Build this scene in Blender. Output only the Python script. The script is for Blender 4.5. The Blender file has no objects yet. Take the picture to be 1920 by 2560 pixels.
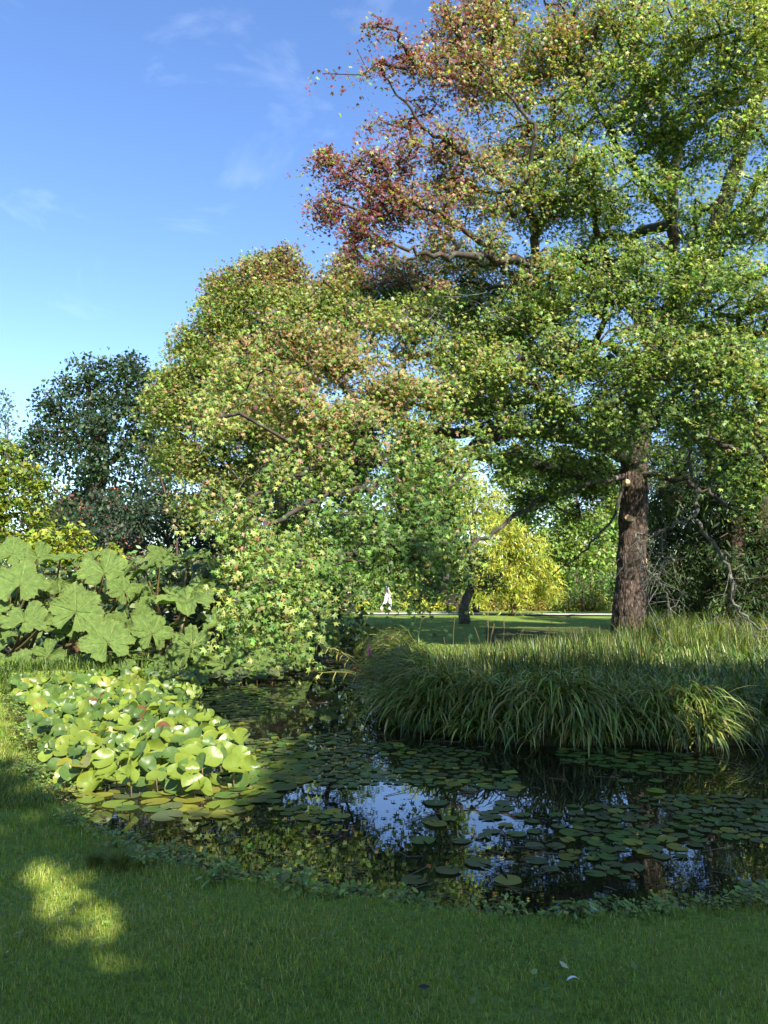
import bpy, math, random
import numpy as np
from mathutils import Vector
rng = np.random.default_rng(7)
random.seed(7)
R = math.radians
SC = bpy.context.scene
COL = SC.collection

# ------------------------------------------------------------------ camera
F = 1923.0; PITCH = R(5.3); CAMZ = 1.55
cam_d = bpy.data.cameras.new('camera'); cam = bpy.data.objects.new('camera', cam_d); COL.objects.link(cam)
cam_d.sensor_fit = 'VERTICAL'; cam_d.sensor_height = 24; cam_d.lens = 24 * F / 2560
cam_d.clip_start = 0.1; cam_d.clip_end = 3000
cam.location = (0, 0, CAMZ); cam.rotation_euler = (R(90) + PITCH, 0, 0)
SC.camera = cam

# ------------------------------------------------------------------ sky and sun
SUN_EL = R(39); SUN_AZ = R(154)            # azimuth measured clockwise from +Y (view direction)
SUN = np.array([math.sin(SUN_AZ) * math.cos(SUN_EL), math.cos(SUN_AZ) * math.cos(SUN_EL), math.sin(SUN_EL)])
W = bpy.data.worlds.new("World"); SC.world = W; W.use_nodes = True
nt = W.node_tree; nt.nodes.clear()
out = nt.nodes.new('ShaderNodeOutputWorld'); bg = nt.nodes.new('ShaderNodeBackground')
sky = nt.nodes.new('ShaderNodeTexSky'); sky.sky_type = 'NISHITA'; sky.sun_disc = False
sky.sun_elevation = SUN_EL; sky.sun_rotation = SUN_AZ
sky.air_density = 1.0; sky.dust_density = 0.3; sky.ozone_density = 2.5
bg.inputs['Strength'].default_value = 0.125
tc = nt.nodes.new('ShaderNodeTexCoord')
mp = nt.nodes.new('ShaderNodeMapping'); mp.inputs['Scale'].default_value = (3.2, 3.2, 7.5); mp.inputs['Rotation'].default_value = (0, R(35), 0); mp.inputs['Location'].default_value = (0.35, 0.1, 0.2)
nz = nt.nodes.new('ShaderNodeTexNoise'); nz.inputs['Scale'].default_value = 1.3; nz.inputs['Detail'].default_value = 9; nz.inputs['Roughness'].default_value = 0.55; nz.inputs['Distortion'].default_value = 0.6
cr = nt.nodes.new('ShaderNodeValToRGB'); cr.color_ramp.elements[0].position = 0.57; cr.color_ramp.elements[0].color = (0, 0, 0, 1); cr.color_ramp.elements[1].position = 0.86; cr.color_ramp.elements[1].color = (0.2, 0.2, 0.2, 1)
mx = nt.nodes.new('ShaderNodeMixRGB'); mx.inputs['Color2'].default_value = (6.0, 6.6, 7.2, 1)
L = nt.links.new
L(tc.outputs['Generated'], mp.inputs['Vector']); L(mp.outputs['Vector'], nz.inputs['Vector']); L(nz.outputs['Fac'], cr.inputs['Fac'])
L(cr.outputs['Color'], mx.inputs['Fac']); hs_n = nt.nodes.new('ShaderNodeHueSaturation'); hs_n.inputs['Saturation'].default_value = 1.14; hs_n.inputs['Hue'].default_value = 0.508; hs_n.inputs['Value'].default_value = 0.94; L(sky.outputs['Color'], hs_n.inputs['Color']); L(hs_n.outputs['Color'], mx.inputs['Color1']); L(mx.outputs['Color'], bg.inputs['Color']); L(bg.outputs['Background'], out.inputs['Surface'])
sd = bpy.data.lights.new('sun', 'SUN'); sd.energy = 5.0; sd.angle = R(0.53); sd.color = (1.0, 0.94, 0.80)
so = bpy.data.objects.new('sun', sd); COL.objects.link(so); so.location = (0, 0, 40)
so.rotation_euler = Vector(SUN).to_track_quat('Z', 'Y').to_euler()
SC.view_settings.view_transform = 'Standard'; SC.view_settings.look = 'None'; SC.view_settings.gamma = 1.0
SC.view_settings.exposure = 1.42
try:
    SC.cycles.use_denoising = True; SC.cycles.denoiser = 'OPENIMAGEDENOISE'
    SC.cycles.max_bounces = 7; SC.cycles.diffuse_bounces = 4; SC.cycles.glossy_bounces = 3; SC.cycles.transmission_bounces = 3
    SC.cycles.caustics_reflective = False; SC.cycles.caustics_refractive = False
    SC.cycles.use_adaptive_sampling = True; SC.cycles.adaptive_threshold = 0.02
except Exception: pass

# ------------------------------------------------------------------ helpers
def ray(px, py):
    u = (px - 960) / F; v = (1280 - py) / F
    return np.array([u, math.cos(PITCH) - v * math.sin(PITCH), math.sin(PITCH) + v * math.cos(PITCH)])
def P(px, py, d):
    """world point seen at photo pixel px,py at forward distance d"""
    r = ray(px, py); return np.array([0, 0, CAMZ]) + r * (d / r[1])
def G(px, py, z=0.0):
    r = ray(px, py); return np.array([0, 0, CAMZ]) + r * ((z - CAMZ) / r[2])
def proj(p):
    p = np.asarray(p, float); q = p - np.array([0, 0, CAMZ])
    c, s = math.cos(PITCH), math.sin(PITCH)
    fw = q[..., 1] * c + q[..., 2] * s; up = q[..., 2] * c - q[..., 1] * s
    fw = np.where(np.abs(fw) < 1e-3, 1e-3, fw)
    return 960 + F * q[..., 0] / fw, 1280 - F * up / fw
def hashn(ix, iy, iz, seed):
    h = (ix * 374761393 + iy * 668265263 + iz * 2147483647 + seed * 1274126177) & 0xffffffff
    h = ((h ^ (h >> 13)) * 1274126177) & 0xffffffff
    return ((h ^ (h >> 16)) & 0xffff) / 65535.0
def noise3(p, scale=1.0, seed=0):
    p = np.asarray(p, float) * scale + 1000.0
    i = np.floor(p).astype(np.int64); f = p - i; f = f * f * (3 - 2 * f)
    r = 0
    for dx in (0, 1):
        for dy in (0, 1):
            for dz in (0, 1):
                w = (f[..., 0] if dx else 1 - f[..., 0]) * (f[..., 1] if dy else 1 - f[..., 1]) * (f[..., 2] if dz else 1 - f[..., 2])
                r = r + w * hashn(i[..., 0] + dx, i[..., 1] + dy, i[..., 2] + dz, seed)
    return r
def fbm(p, scale=1.0, seed=0, o=3):
    a = 0; t = 0
    for k in range(o):
        a = a + noise3(p, scale * 2 ** k, seed + k) * 0.5 ** k; t += 0.5 ** k
    return a / t
def unit(v):
    return v / np.maximum(np.linalg.norm(v, axis=-1, keepdims=True), 1e-9)
def inpoly(x, y, poly):
    x = np.asarray(x, float); y = np.asarray(y, float); c = np.zeros(x.shape, bool); n = len(poly)
    for i in range(n):
        x0, y0 = poly[i]; x1, y1 = poly[i - 1]
        if y0 == y1: continue
        cond = ((y0 > y) != (y1 > y)) & (x < (x1 - x0) * (y - y0) / (y1 - y0) + x0)
        c ^= cond
    return c
def polydist(x, y, poly):
    x = np.asarray(x, float); y = np.asarray(y, float); d = np.full(x.shape, 1e9); n = len(poly)
    for i in range(n):
        ax, ay = poly[i - 1]; bx, by = poly[i]; dx, dy = bx - ax, by - ay
        t = np.clip(((x - ax) * dx + (y - ay) * dy) / (dx * dx + dy * dy + 1e-12), 0, 1)
        d = np.minimum(d, np.hypot(x - ax - t * dx, y - ay - t * dy))
    return d
def sstep(a, b, x):
    t = np.clip((x - a) / (b - a), 0, 1); return t * t * (3 - 2 * t)

def raw_mesh(name, verts, faces, mat=None, cols=None, smooth=False, mats=None, midx=None):
    """faces: list of (M,k) int arrays"""
    verts = np.asarray(verts, np.float32)
    me = bpy.data.meshes.new(name)
    me.vertices.add(len(verts)); me.vertices.foreach_set('co', verts.ravel())
    faces = [np.asarray(f, np.int32) for f in faces if len(f)]
    tot = np.concatenate([np.full(len(f), f.shape[1], np.int32) for f in faces])
    loops = np.concatenate([f.ravel() for f in faces])
    st = np.concatenate([[0], np.cumsum(tot)[:-1]]).astype(np.int32)
    me.loops.add(len(loops)); me.loops.foreach_set('vertex_index', loops)
    me.polygons.add(len(tot)); me.polygons.foreach_set('loop_start', st); me.polygons.foreach_set('loop_total', tot)
    if smooth: me.polygons.foreach_set('use_smooth', np.ones(len(tot), bool))
    if cols is not None:
        ca = me.color_attributes.new('Col', 'FLOAT_COLOR', 'POINT')
        c = np.ones((len(verts), 4), np.float32); c[:, :3] = cols; ca.data.foreach_set('color', c.ravel())
    for m in (mats or ([mat] if mat else [])): me.materials.append(m)
    if midx is not None: me.polygons.foreach_set('material_index', np.asarray(midx, np.int32))
    me.update(calc_edges=True); me.validate(clean_customdata=False)
    return me
def link(name, me, parent=None):
    o = bpy.data.objects.new(name, me); COL.objects.link(o)
    if parent is not None: o.parent = parent
    return o
def tag(o, label=None, cat=None, group=None, kind=None):
    if label: o['label'] = label
    if cat: o['category'] = cat
    if group: o['group'] = group
    if kind: o['kind'] = kind
    return o
def thing(name, label, cat, loc=(0, 0, 0), rz=0, group=None):
    o = bpy.data.objects.new(name, None); COL.objects.link(o); o.location = [float(v) for v in loc]; o.rotation_euler = (0, 0, rz)
    o.empty_display_size = 0.2
    return tag(o, label, cat, group)
def copy_tree(o, parent=None):
    c = o.copy(); COL.objects.link(c)
    if parent is not None: c.parent = parent
    for ch in [x for x in bpy.data.objects if x.parent == o]: copy_tree(ch, c)
    return c

class MB:
    def __init__(s): s.v = []; s.f = {}; s.c = []; s.n = 0
    def add(s, v, faces, col=None):
        v = np.asarray(v, float).reshape(-1, 3)
        for f in faces:
            f = np.asarray(f, int)
            if len(f): s.f.setdefault(f.shape[1], []).append(f + s.n)
        s.v.append(v); s.c.append(np.broadcast_to(np.asarray(col if col is not None else (1, 1, 1), float), v.shape)); s.n += len(v)
    def box(s, c, d, rz=0, col=None):
        c = np.array(c, float); d = np.array(d, float) / 2
        v = np.array([[x, y, z] for x in (-1, 1) for y in (-1, 1) for z in (-1, 1)], float) * d
        cr_, sr = math.cos(rz), math.sin(rz)
        v = np.stack([v[:, 0] * cr_ - v[:, 1] * sr, v[:, 0] * sr + v[:, 1] * cr_, v[:, 2]], 1) + c
        s.add(v, [[[0, 1, 3, 2], [4, 6, 7, 5], [0, 4, 5, 1], [2, 3, 7, 6], [0, 2, 6, 4], [1, 5, 7, 3]]], col)
    def tube(s, pts, rad, n=6, col=None, cap=True):
        pts = np.asarray(pts, float); rad = np.broadcast_to(np.asarray(rad, float), (len(pts),))
        t = unit(np.gradient(pts, axis=0)); ref = np.array([0.31, 0.2, 0.93]) if abs(t[0][2]) < 0.9 else np.array([1.0, 0.1, 0])
        a = unit(np.cross(t, ref)); b = np.cross(t, a)
        th = np.arange(n) * 2 * np.pi / n
        v = pts[:, None] + rad[:, None, None] * (np.cos(th)[None, :, None] * a[:, None] + np.sin(th)[None, :, None] * b[:, None])
        k = np.arange(len(pts) - 1)[:, None] * n; j = np.arange(n)[None]; j2 = (j + 1) % n
        fs = [np.stack([k + j, k + j2, k + n + j2, k + n + j], -1).reshape(-1, 4)]
        if cap: fs += [np.arange(n)[::-1][None], (np.arange(n) + (len(pts) - 1) * n)[None]]
        s.add(v.reshape(-1, 3), fs, col)
    def mesh(s, name, mat, smooth=False, usecol=False):
        return raw_mesh(name, np.concatenate(s.v), [np.concatenate(f) for f in s.f.values()], mat, np.concatenate(s.c) if usecol else None, smooth)
    def build(s, name, mat, parent=None, smooth=False, usecol=False):
        return link(name, s.mesh(name, mat, smooth, usecol), parent)

def spline(pts, n=6):
    """catmull-rom through rows (any width)"""
    p = np.asarray(pts, float); q = np.vstack([2 * p[0] - p[1], p, 2 * p[-1] - p[-2]]); outp = []
    for i in range(1, len(q) - 2):
        t = np.linspace(0, 1, n, endpoint=False)[:, None]
        a, b, c, d = q[i - 1], q[i], q[i + 1], q[i + 2]
        outp.append(0.5 * (2 * b + (c - a) * t + (2 * a - 5 * b + 4 * c - d) * t ** 2 + (3 * b - a - 3 * c + d) * t ** 3))
    return np.vstack(outp + [p[-1:]])

# ------------------------------------------------------------------ materials
def newmat(name):
    m = bpy.data.materials.new(name); m.use_nodes = True; t = m.node_tree; t.nodes.clear()
    o = t.nodes.new('ShaderNodeOutputMaterial'); return m, t, o
def noise_ramp(t, scale, stops, detail=5, coord='Object', vec_scale=(1, 1, 1), rough=0.6):
    tcn = t.nodes.new('ShaderNodeTexCoord'); mpn = t.nodes.new('ShaderNodeMapping'); mpn.inputs['Scale'].default_value = vec_scale
    n = t.nodes.new('ShaderNodeTexNoise'); n.inputs['Scale'].default_value = scale; n.inputs['Detail'].default_value = detail; n.inputs['Roughness'].default_value = rough
    r = t.nodes.new('ShaderNodeValToRGB'); e = r.color_ramp.elements
    e[0].position = stops[0][0]; e[0].color = (*stops[0][1], 1); e[1].position = stops[-1][0]; e[1].color = (*stops[-1][1], 1)
    for pos, c in stops[1:-1]:
        k = e.new(pos); k.color = (*c, 1)
    t.links.new(tcn.outputs[coord], mpn.inputs['Vector']); t.links.new(mpn.outputs['Vector'], n.inputs['Vector']); t.links.new(n.outputs['Fac'], r.inputs['Fac'])
    return r, n
def leafmat(name, transl=0.35, rough=0.42, spec=0.4, tint=(1.35, 1.25, 0.5), blotch=0.0, bscale=30):
    m, t, o = newmat(name)
    at = t.nodes.new('ShaderNodeAttribute'); at.attribute_name = 'Col'
    src = at.outputs['Color']
    if blotch:
        r, _ = noise_ramp(t, bscale, [(0.3, (1 - blotch,) * 3), (0.7, (1 + blotch * 0.5,) * 3)], 4)
        mm = t.nodes.new('ShaderNodeMixRGB'); mm.blend_type = 'MULTIPLY'; mm.inputs['Fac'].default_value = 1
        t.links.new(src, mm.inputs['Color1']); t.links.new(r.outputs['Color'], mm.inputs['Color2']); src = mm.outputs['Color']
    p = t.nodes.new('ShaderNodeBsdfPrincipled'); p.inputs['Roughness'].default_value = rough; p.inputs['Specular IOR Level'].default_value = spec
    tr = t.nodes.new('ShaderNodeBsdfTranslucent'); mu = t.nodes.new('ShaderNodeMixRGB'); mu.blend_type = 'MULTIPLY'; mu.inputs['Fac'].default_value = 1; mu.inputs['Color2'].default_value = (*tint, 1)
    ms = t.nodes.new('ShaderNodeMixShader'); ms.inputs['Fac'].default_value = transl
    t.links.new(src, p.inputs['Base Color']); t.links.new(src, mu.inputs['Color1']); t.links.new(mu.outputs['Color'], tr.inputs['Color'])
    t.links.new(p.outputs[0], ms.inputs[1]); t.links.new(tr.outputs[0], ms.inputs[2]); t.links.new(ms.outputs[0], o.inputs['Surface'])
    return m
def surf(name, stops, scale=5, rough=0.8, bump=0.0, bscale=None, vec_scale=(1, 1, 1), spec=0.3, detail=6, bdist=0.02):
    m, t, o = newmat(name)
    r, _ = noise_ramp(t, scale, stops, detail, 'Object', vec_scale)
    p = t.nodes.new('ShaderNodeBsdfPrincipled'); p.inputs['Roughness'].default_value = rough; p.inputs['Specular IOR Level'].default_value = spec
    t.links.new(r.outputs['Color'], p.inputs['Base Color']); t.links.new(p.outputs[0], o.inputs['Surface'])
    if bump:
        _, n2 = noise_ramp(t, bscale or scale * 4, [(0, (0, 0, 0)), (1, (1, 1, 1))], 8, 'Object', vec_scale, 0.7)
        b = t.nodes.new('ShaderNodeBump'); b.inputs['Strength'].default_value = bump; b.inputs['Distance'].default_value = bdist
        t.links.new(n2.outputs['Fac'], b.inputs['Height']); t.links.new(b.outputs['Normal'], p.inputs['Normal'])
    return m
M = {}
M['star'] = leafmat('sweetgum_leaf', 0.42, 0.45, 0.35, (1.4, 1.35, 0.6))
M['leaf'] = leafmat('tree_leaf', 0.38, 0.5, 0.35)
M['grass'] = leafmat('grass_blade', 0.3, 0.5, 0.3)
M['sedge'] = leafmat('sedge_blade', 0.25, 0.4, 0.45)
M['gunnera'] = leafmat('gunnera_leaf', 0.22, 0.48, 0.45, (1.2, 1.25, 0.5), 0.32, 7)
M['pad'] = leafmat('lily_pad_leaf', 0.28, 0.36, 0.38, (1.3, 1.2, 0.4), 0.2, 16)
M['weed'] = leafmat('weed_leaf', 0.25, 0.45, 0.4)
M['bark'] = surf('sweetgum_bark', [(0.34, (0.018, 0.013, 0.010)), (0.5, (0.07, 0.05, 0.038)), (0.62, (0.17, 0.12, 0.095)), (0.78, (0.30, 0.24, 0.19))], 9, 0.85, 1.0, 12, (2.2, 2.2, 0.8), bdist=0.09)
M['branch'] = surf('branch_bark', [(0.3, (0.022, 0.018, 0.014)), (0.58, (0.06, 0.05, 0.04)), (0.76, (0.22, 0.21, 0.18))], 5, 0.85, 0.6, 30)
M['lichen'] = surf('lichen_bark', [(0.35, (0.06, 0.05, 0.04)), (0.5, (0.08, 0.075, 0.065)), (0.66, (0.16, 0.18, 0.14))], 14, 0.9, 0.5, 40)
M['darkbark'] = surf('dark_bark', [(0.3, (0.03, 0.02, 0.015)), (0.7, (0.12, 0.075, 0.055))], 5, 0.9, 0.8, 14, (3, 3, 0.5))
M['redbark'] = surf('red_fibrous_bark', [(0.3, (0.022, 0.012, 0.009)), (0.7, (0.09, 0.05, 0.036))], 5, 0.9, 0.8, 14, (4, 4, 0.4))
M['cut'] = surf('cut_wood', [(0.3, (0.45, 0.28, 0.13)), (0.7, (0.62, 0.44, 0.25))], 14, 0.75, 0.2)
M['stalk'] = surf('leaf_stalk', [(0.3, (0.10, 0.09, 0.03)), (0.7, (0.25, 0.13, 0.07))], 12, 0.6)
M['wood'] = surf('bench_wood', [(0.3, (0.32, 0.17, 0.12)), (0.7, (0.5, 0.32, 0.25))], 4, 0.7, 0.2, 30, (0.5, 4, 4))
M['iron'] = surf('dark_metal', [(0.3, (0.02, 0.02, 0.02)), (0.7, (0.05, 0.05, 0.05))], 10, 0.5)
M['asphalt'] = surf('path_surface', [(0.3, (0.30, 0.29, 0.27)), (0.7, (0.42, 0.40, 0.37))], 3, 0.9, 0.3, 60)
M['brick'] = surf('red_brick', [(0.3, (0.22, 0.08, 0.05)), (0.7, (0.34, 0.14, 0.09))], 6, 0.9)
M['slate'] = surf('roof_tile', [(0.3, (0.2, 0.1, 0.09)), (0.7, (0.3, 0.17, 0.15))], 3, 0.8)
M['white'] = surf('white_paint', [(0.3, (0.7, 0.7, 0.68)), (0.7, (0.8, 0.8, 0.78))], 3, 0.5)
M['glass'] = surf('window_glass', [(0.3, (0.02, 0.03, 0.04)), (0.7, (0.04, 0.05, 0.06))], 2, 0.1)
M['petal'] = surf('pink_petal', [(0.3, (0.5, 0.1, 0.35)), (0.7, (0.65, 0.2, 0.5))], 20, 0.6)
M['skin'] = surf('skin', [(0.3, (0.5, 0.27, 0.19)), (0.7, (0.6, 0.36, 0.27))], 8, 0.55)
M['hair'] = surf('hair', [(0.3, (0.05, 0.03, 0.02)), (0.7, (0.1, 0.06, 0.04))], 20, 0.6)
M['cloth_white'] = surf('white_cloth', [(0.3, (0.68, 0.64, 0.62)), (0.7, (0.8, 0.76, 0.74))], 6, 0.85)
M['cloth_grey'] = surf('grey_cloth', [(0.3, (0.2, 0.2, 0.24)), (0.7, (0.34, 0.34, 0.38))], 6, 0.85)
M['cloth_dark'] = surf('dark_cloth', [(0.3, (0.03, 0.035, 0.06)), (0.7, (0.06, 0.065, 0.1))], 6, 0.85)
M['feather'] = surf('feather', [(0.3, (0.5, 0.5, 0.5)), (0.7, (0.75, 0.75, 0.76))], 60, 0.7)

t = M['gunnera'].node_tree; pb = [n for n in t.nodes if n.type == 'BSDF_PRINCIPLED'][0]
_, ng = noise_ramp(t, 16, [(0, (0, 0, 0)), (1, (1, 1, 1))], 5); bp = t.nodes.new('ShaderNodeBump'); bp.inputs['Strength'].default_value = 0.9; bp.inputs['Distance'].default_value = 0.05
t.links.new(ng.outputs['Fac'], bp.inputs['Height']); t.links.new(bp.outputs['Normal'], pb.inputs['Normal'])
# ground material: turf, mud under and beside the water
m, t, o = newmat('lawn_ground'); M['ground'] = m
r1, _ = noise_ramp(t, 0.9, [(0.3, (0.10, 0.16, 0.03)), (0.5, (0.16, 0.23, 0.045)), (0.7, (0.21, 0.27, 0.055))], 8)
r2, _ = noise_ramp(t, 28, [(0.3, (0.55, 0.55, 0.55)), (0.7, (1.3, 1.3, 1.2))], 6)
mu = t.nodes.new('ShaderNodeMixRGB'); mu.blend_type = 'MULTIPLY'; mu.inputs['Fac'].default_value = 1
at = t.nodes.new('ShaderNodeAttribute'); at.attribute_name = 'Col'
mm = t.nodes.new('ShaderNodeMixRGB'); mm.inputs['Color1'].default_value = (0.03, 0.024, 0.015, 1)
p = t.nodes.new('ShaderNodeBsdfPrincipled'); p.inputs['Roughness'].default_value = 0.9; p.inputs['Specular IOR Level'].default_value = 0.1
_, n3 = noise_ramp(t, 60, [(0, (0, 0, 0)), (1, (1, 1, 1))], 8)
b = t.nodes.new('ShaderNodeBump'); b.inputs['Strength'].default_value = 0.8; b.inputs['Distance'].default_value = 0.03
for a_, b_ in ((r1.outputs['Color'], mu.inputs['Color1']), (r2.outputs['Color'], mu.inputs['Color2']), (mu.outputs['Color'], mm.inputs['Color2']), (at.outputs['Fac'], mm.inputs['Fac']),
               (mm.outputs['Color'], p.inputs['Base Color']), (n3.outputs['Fac'], b.inputs['Height']), (b.outputs['Normal'], p.inputs['Normal']), (p.outputs[0], o.inputs['Surface'])): t.links.new(a_, b_)
# water
m, t, o = newmat('pond_water'); M['water'] = m
df = t.nodes.new('ShaderNodeBsdfDiffuse'); rw, _ = noise_ramp(t, 0.8, [(0.35, (0.006, 0.007, 0.004)), (0.7, (0.022, 0.018, 0.010))], 6)
gl = t.nodes.new('ShaderNodeBsdfGlossy'); gl.inputs['Roughness'].default_value = 0.012; gl.inputs['Color'].default_value = (0.92, 0.94, 1, 1)
fr = t.nodes.new('ShaderNodeFresnel'); fr.inputs['IOR'].default_value = 2.1
ms = t.nodes.new('ShaderNodeMixShader')
_, nw = noise_ramp(t, 5, [(0, (0, 0, 0)), (1, (1, 1, 1))], 2, 'Object', (0.6, 1.6, 1))
b = t.nodes.new('ShaderNodeBump'); b.inputs['Strength'].default_value = 0.012; b.inputs['Distance'].default_value = 0.02
for a_, b_ in ((rw.outputs['Color'], df.inputs['Color']), (nw.outputs['Fac'], b.inputs['Height']), (b.outputs['Normal'], gl.inputs['Normal']),
               (fr.outputs[0], ms.inputs[0]), (df.outputs[0], ms.inputs[1]), (gl.outputs[0], ms.inputs[2]), (ms.outputs[0], o.inputs['Surface'])): t.links.new(a_, b_)

# ------------------------------------------------------------------ pond outline (traced on the water plane)
WZ = -0.25
near_px = [(20, 1735), (55, 1800), (85, 1880), (120, 1950), (180, 2010), (240, 2062), (330, 2105), (420, 2150), (520, 2178), (640, 2205), (760, 2228), (880, 2246), (1000, 2262), (1120, 2285), (1260, 2300), (1400, 2296), (1560, 2282), (1740, 2270), (1940, 2262), (2300, 2262)]
isl_px = [(2600, 1890), (2300, 1885), (1920, 1868), (1750, 1872), (1550, 1868), (1400, 1872), (1250, 1862), (1120, 1845), (1000, 1832), (960, 1815), (950, 1780), (952, 1730), (950, 1690), (930, 1655), (900, 1636)]
back_px = [(850, 1626), (790, 1630), (740, 1650), (640, 1680), (520, 1696), (400, 1705), (250, 1712), (120, 1718), (40, 1722)]
POND = [tuple(G(x, y, WZ)[:2]) for x, y in near_px + isl_px + back_px]
def gh(x, y):
    """ground height"""
    x = np.asarray(x, float); y = np.asarray(y, float)
    ins = inpoly(x, y, POND); d = polydist(x, y, POND)
    p3 = np.stack([x, y, 0 * x], -1)
    base = 0.10 * (fbm(p3, 0.25, 3) - 0.5) - 0.16 * sstep(2.2, 4.5, y) * (1 - sstep(7.5, 9.5, y))
    isl = sstep(7.8, 8.6, y) * sstep(-0.9, 0.2, x + 0.08 * (y - 9)) * (1 - sstep(22, 30, y))
    base = base + 0.02 * isl
    w = np.where(isl > 0.5, 0.55, 0.30)
    outh = WZ - 0.03 + (base - WZ + 0.03) * sstep(0, 1, d / w)
    return np.where(ins, WZ - 0.03 - 0.5 * sstep(0, 0.8, d), outh)
def axis(parts):
    return np.unique(np.concatenate([np.arange(a, b, s) for a, b, s in parts]).round(4))
gx = axis([(-600, -100, 50), (-100, -30, 5), (-30, -12, 0.8), (-12, 13, 0.11), (13, 30, 0.8), (30, 100, 5), (100, 601, 50)])
gy = axis([(-200, -20, 20), (-20, 1, 1.0), (1, 25, 0.11), (25, 50, 0.6), (50, 120, 5), (120, 1201, 60)])
X, Y = np.meshgrid(gx, gy); Z = gh(X, Y)
nx, ny = len(gx), len(gy)
I = (np.arange(ny - 1)[:, None] * nx + np.arange(nx - 1)[None]).ravel()
turf = sstep(0.02, 0.28, polydist(X, Y, POND)) * (~inpoly(X, Y, POND))
isl_mask = (Y > 8.2) & (Y < 27) & (X > -0.9) & (X < 30) & ((Y < 12.6) | (X > .13 * Y))
turf = np.where(isl_mask, turf * 0.25, turf)
g = raw_mesh('ground', np.stack([X.ravel(), Y.ravel(), Z.ravel()], 1), [np.stack([I, I + 1, I + nx + 1, I + nx], 1)], M['ground'], np.repeat(turf.ravel()[:, None], 3, 1), True)
tag(link('ground', g), 'mown lawn ground around the pond and beyond', 'lawn', kind='structure')
px_, py_ = np.array(POND).T
wb = MB(); wx = np.linspace(px_.min() - 0.5, px_.max() + 0.5, 30); wy = np.linspace(py_.min() - 0.3, py_.max() + 0.3, 30)
XX, YY = np.meshgrid(wx, wy); I = (np.arange(29)[:, None] * 30 + np.arange(29)[None]).ravel()
wb.add(np.stack([XX.ravel(), YY.ravel(), np.full(900, WZ)], 1), [np.stack([I, I + 1, I + 31, I + 30], 1)])
tag(wb.build('water', M['water']), 'dark still pond water reflecting trees and blue sky', 'water', kind='structure')

# path beyond the lawn
pp = spline([(-45, 50), (-25, 44), (-10, 40.5), (4, 38.6), (14, 37.2), (24, 34), (40, 28)], 10)
tn = unit(np.gradient(pp, axis=0)); nr = np.stack([-tn[:, 1], tn[:, 0]], 1)
rows = [np.stack([*(pp + nr * w).T, np.full(len(pp), 0)], 1) for w in (-1.0, 1.0)]
for q in rows: q[:, 2] = gh(pp[:, 0], pp[:, 1]) + 0.06
n_ = len(pp); vv = np.vstack(rows); k = np.arange(n_ - 1)
tag(link('path', raw_mesh('path', vv, [np.stack([k, k + 1, k + n_ + 1, k + n_], 1)], M['asphalt'])), 'pale path crossing behind the sunlit lawn', 'path', kind='structure')

# ------------------------------------------------------------------ leaves
def star_proto():
    """five lobed sweetgum leaf: 5 kite faces round the centre"""
    lob = [(90, 1.0), (35, 0.92), (-22, 0.72), (202, 0.72), (145, 0.92)]; v = [(0, 0, 0)]; fs = []
    order = sorted(lob, key=lambda l: l[0]); n = len(order)
    for a, r in order: v.append((math.cos(R(a)) * r, math.sin(R(a)) * r, -0.16 * r))
    for i in range(n):
        a0 = order[i][0]; a1 = order[(i + 1) % n][0] + (360 if i == n - 1 else 0); am = (a0 + a1) / 2
        rr = 0.12 if i == n - 1 else 0.40
        rr = 0.2 if abs((am % 360) - 270) < 30 else rr
        v.append((math.cos(R(am)) * rr, math.sin(R(am)) * rr, 0.05))
    for i in range(n): fs.append((0, 1 + n + (i - 1) % n, 1 + i, 1 + n + i))
    return np.array(v, float) * 0.5 + np.array([0, 0.12, 0]), np.array(fs)
STAR = star_proto()
OVAL = (np.array([(0, -0.5, 0), (0.27, -0.05, -0.07), (0.16, 0.3, -0.05), (0, 0.55, -0.1), (-0.16, 0.3, -0.05), (-0.27, -0.05, -0.07)], float), np.array([(0, 1, 2, 3), (0, 3, 4, 5)]))
QUAD = (np.array([(0, -0.5, 0), (0.32, 0.0, -0.08), (0, 0.5, 0), (-0.32, 0.0, -0.08)], float), np.array([(0, 1, 2, 3)]))
NEEDLE = (np.array([(-0.06, -0.5, 0), (0.06, -0.5, 0), (0.09, 0.0, -0.05), (0.0, 0.5, -0.12), (-0.09, 0.0, -0.05)], float), np.array([(0, 1, 2, 4)]), np.array([(2, 3, 4)]))
def scatter(proto, pos, nrm, tip, size):
    """place proto at each pos; returns verts, faces"""
    pv = proto[0]; N = len(pos); nrm = unit(nrm); x = unit(np.cross(tip, nrm)); y = np.cross(nrm, x)
    v = pos[:, None] + size[:, None, None] * (pv[None, :, 0:1] * x[:, None] + pv[None, :, 1:2] * y[:, None] + pv[None, :, 2:3] * nrm[:, None])
    off = (np.arange(N) * len(pv))[:, None, None]
    fs = [(f[None] + off).reshape(-1, f.shape[1]) for f in proto[1:]]
    return v.reshape(-1, 3), fs
def leaf_mesh(name, proto, pos, nrm, tip, size, col, mat):
    v, fs = scatter(proto, pos, nrm, tip, size)
    return raw_mesh(name, v, fs, mat, np.repeat(col, len(proto[0]), 0))
def rand_dirs(n):
    return unit(rng.normal(size=(n, 3)))

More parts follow.
